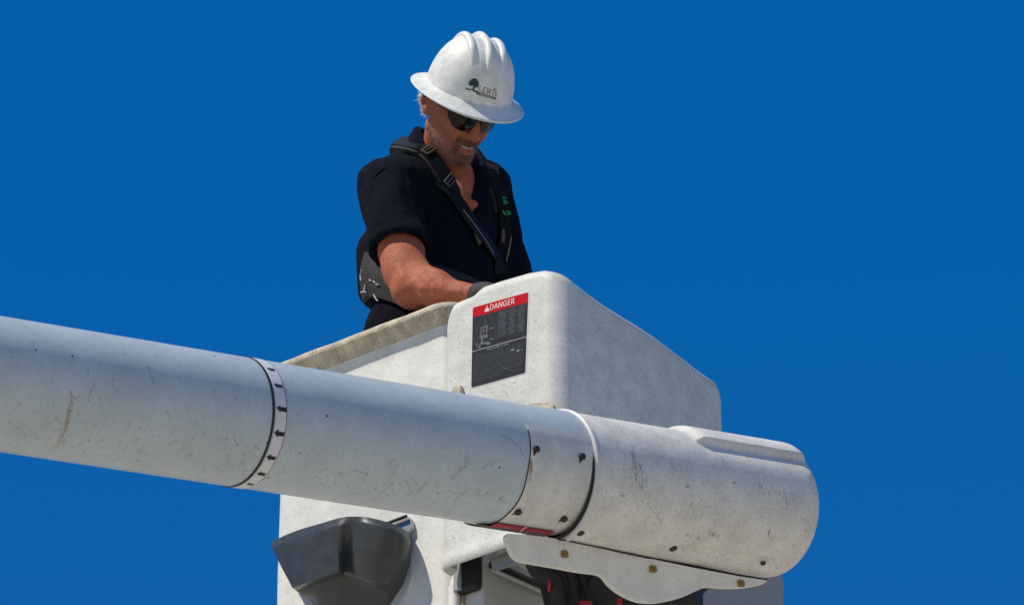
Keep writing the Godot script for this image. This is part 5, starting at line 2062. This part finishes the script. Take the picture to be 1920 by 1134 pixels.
func make_hat() -> void:
	var hb := head_axes(20.0, 0.27)
	var centre := at(879, 170, 12.70)
	var hat := thing("hard_hat", "white full brim hard hat with three ridges and a small tree logo", "hard hat", Transform3D(hb, centre))
	var p := Paint.new(512, 512, Color(0.87, 0.88, 0.86), 0.15, 111, 0.015)
	p.specks(900, 0.5, 1.8, Color(0.5, 0.49, 0.45), 0.1, 0.4, rng)
	p.scratches(380, 4, 22, 0.8, 1.2, Color(0.45, 0.44, 0.41), 0.1, 0.4, rng)
	p.specks(60, 1.5, 6, Color(0.66, 0.64, 0.58), 0.05, 0.2, rng)
	var m := mat(Color.WHITE, 0.5)
	m.albedo_texture = p.texture()
	m.uv1_triplanar = true
	m.uv1_scale = Vector3.ONE * 4.0
	m.normal_enabled = true
	m.normal_texture = noise_normal(113, 0.03, 2.0)
	m.normal_scale = 0.12
	var NA := 360
	var NT := 130
	var P := []
	for i in NT + 1:
		var t := float(i) / NT
		var row := PackedVector3Array()
		for k in NA:
			var az := TAU * k / NA
			var q := dome_pt(az, t)
			var n := Vector3(q.x / (HAT_A * HAT_A), q.y / (HAT_H * HAT_H), q.z / (HAT_B * HAT_B)).normalized()
			row.append(q + n * ridge(q))
		P.append(row)
	var mb := Mb.new()
	mb.grid(P, false, true, true)
	obj("shell", smooth_commit(mb), m, hat, "domed white shell with three ridges")
	# brim: slopes down and out, longer in front and behind, with a rolled edge
	var prof := [[-0.004, 0.004], [0.002, 0.003], [0.006, -0.001], [0.016, -0.006], [0.028, -0.011], [0.034, -0.013], [0.0375, -0.013], [0.039, -0.0155], [0.0375, -0.018], [0.034, -0.0185], [0.028, -0.016], [0.014, -0.011], [0.0, -0.006], [-0.004, -0.004]]
	P = []
	for q in prof:
		var row := PackedVector3Array()
		for k in NA:
			var az := TAU * k / NA
			var ext: float = q[0] * (0.92 + 0.30 * pow(absf(cos(az)), 3.0))
			var y: float = q[1] * (0.85 + 0.35 * pow(absf(cos(az)), 2.0)) - 0.002 * pow(maxf(0.0, cos(az)), 2.0) * maxf(0.0, q[0]) / 0.04
			row.append(Vector3(sin(az) * (HAT_A + ext), y, cos(az) * (HAT_B + ext)))
		P.append(row)
	mb = Mb.new()
	mb.grid(P, false, true, false)
	obj("brim", smooth_commit(mb), m, hat, "full brim with a rolled edge")
	# logo on the front
	var ctr := hat_hit(hat, 906, 168)
	var n0 := Vector3(ctr.x / (HAT_A * HAT_A), ctr.y / (HAT_H * HAT_H), ctr.z / (HAT_B * HAT_B)).normalized()
	var rt := hat_hit(hat, 936, 179) - hat_hit(hat, 876, 161)
	rt = (rt - n0 * rt.dot(n0)).normalized()
	var up := n0.cross(rt)
	var S := 0.001 / 0.77      # one photograph pixel in metres
	var put := func(q: Vector2, lift: float) -> Vector3:
		var w := ctr + rt * q.x * S + up * q.y * S
		return onto_dome(w, 0.0006 + lift)
	var logo := Node3D.new()
	logo.name = "logo"
	hat.add_child(logo)
	logo.set_meta("label", "small tree emblem with the company name")
	var dark := mat(lin(0.035, 0.02, 0.03), 0.5)
	var gre := mat(lin(0.008, 0.05, 0.035), 0.5)
	# tree: ragged crown, trunk, ground line
	var crown := PackedVector2Array()
	for q in [[-32, 2], [-29, 4], [-32, 7], [-28, 8], [-30.5, 11], [-27, 11], [-27, 14.5], [-24, 14], [-22, 17], [-20, 15.5], [-17, 16.5], [-16, 13.5], [-13, 13], [-13.5, 10.5], [-10.5, 10], [-12, 7.5], [-9.5, 5], [-11.5, 3.5], [-9.5, 0.5], [-13, 1.5], [-15, -1.5], [-17, 1], [-20, -1], [-22, 2.5], [-25, -0.5], [-28, 1.5]]:
		crown.append(Vector2(q[0], q[1]))
	mb = Mb.new()
	mb.prism(crown, func(q, s): return put.call(q, 0.0004 * s))
	obj("tree_crown", mb.commit(), gre, logo)
	mb = Mb.new()
	mb.prism(PackedVector2Array([Vector2(-20, 0), Vector2(-16, 0), Vector2(-16.5, -4), Vector2(-14, -7), Vector2(-23, -7), Vector2(-19.5, -4)]), func(q, s): return put.call(q, 0.0004 * s))
	obj("tree_trunk", mb.commit(), gre, logo)
	mb = Mb.new()
	mb.prism(PackedVector2Array([Vector2(-33, -5), Vector2(-28, -6.5), Vector2(-24, -5.5), Vector2(-12, -6), Vector2(-9, -4.5), Vector2(-9, -6), Vector2(-10, -9), Vector2(-33, -8.5)]), func(q, s): return put.call(q, 0.0004 * s))
	obj("tree_ground", mb.commit(), gre, logo)
	mb = Mb.new()
	for q in [["L", -9.0, -3.6], ["E", -1.0, 5.0], ["W", 6.5, 17.5], ["I", 19.6, 22.6], ["S", 25.5, 31.0]]:
		var tm := TextMesh.new()
		tm.text = q[0]
		tm.font = SystemFont.new()
		tm.font.font_names = PackedStringArray(["Droid Serif"])
		tm.font_size = 48
		tm.pixel_size = 1.0
		tm.depth = 0.0
		var am := text_arrays(tm)
		var lo := Vector3(1e9, 1e9, 0)
		var hi := -lo
		for sfc in am.get_surface_count():
			for w in am.surface_get_arrays(sfc)[Mesh.ARRAY_VERTEX]:
				lo = lo.min(w)
				hi = hi.max(w)
		mb.add_mesh(am, func(w): return put.call(Vector2(lerpf(q[1], q[2], (w.x - lo.x) / (hi.x - lo.x)), lerpf(-5.5, 5.0, (w.y - lo.y) / (hi.y - lo.y))), 0.0004))
	obj("lettering", mb.commit(), dark, logo)
	mb = Mb.new()
	mb.prism(PackedVector2Array([Vector2(20.5, 4.5), Vector2(22.5, 4.5), Vector2(24.5, 8), Vector2(22, 9.5)]), func(q, s): return put.call(q, 0.0004 * s))
	obj("letter_leaf", mb.commit(), dark, logo)
	# bar with its tiny print
	mb = Mb.new()
	mb.grid([bar_row(put, -10, -7.2, 0.0002), bar_row(put, -10, -11.6, 0.0002)])
	obj("name_bar", mb.commit(), dark, logo)
	mb = Mb.new()
	var x := -6.0
	while x < 30.0:
		var w := rng.randf_range(1.0, 2.2)
		mb.grid([[put.call(Vector2(x, -8.2), 0.0006), put.call(Vector2(x + w, -8.2), 0.0006)], [put.call(Vector2(x, -10.6), 0.0006), put.call(Vector2(x + w, -10.6), 0.0006)]])
		x += w + rng.randf_range(0.7, 1.6)
	obj("bar_print", mb.commit(), mat(lin(0.5, 0.5, 0.5), 0.5), logo)

func bar_row(put: Callable, x0: float, y: float, lift: float) -> PackedVector3Array:
	var row := PackedVector3Array()
	for k in 13:
		row.append(put.call(Vector2(lerpf(x0, 32.5, k / 12.0), y), lift))
	return row

func onto_dome(w: Vector3, lift: float) -> Vector3:
	# along the ray from the dome's middle
	var c := Vector3(0, 0.0, 0)
	var d := (w - c).normalized()
	var lo := 0.05
	var hi := 0.2
	for k in 30:
		var mid := (lo + hi) * 0.5
		var q := d * mid
		if dome_inside(q):
			lo = mid
		else:
			hi = mid
	return d * (lo + lift)

func dome_inside(q: Vector3) -> bool:
	var s := clampf(q.y / HAT_H, -1.0, 1.0)
	var rr := pow(sqrt(maxf(0.0, 1.0 - s * s)), 0.82)
	return Vector2(q.x / HAT_A, q.z / HAT_B).length() < rr and q.y < HAT_H

func hat_hit(hat: Node3D, px: float, py: float) -> Vector3:
	var inv := hat.transform.affine_inverse()
	var o := inv * cam_at
	var d := (inv.basis * ray(px, py)).normalized()
	var t := 12.2
	while t < 13.2:
		if dome_inside(o + d * t):
			return o + d * t
		t += 0.0004
	return o + d * 12.7
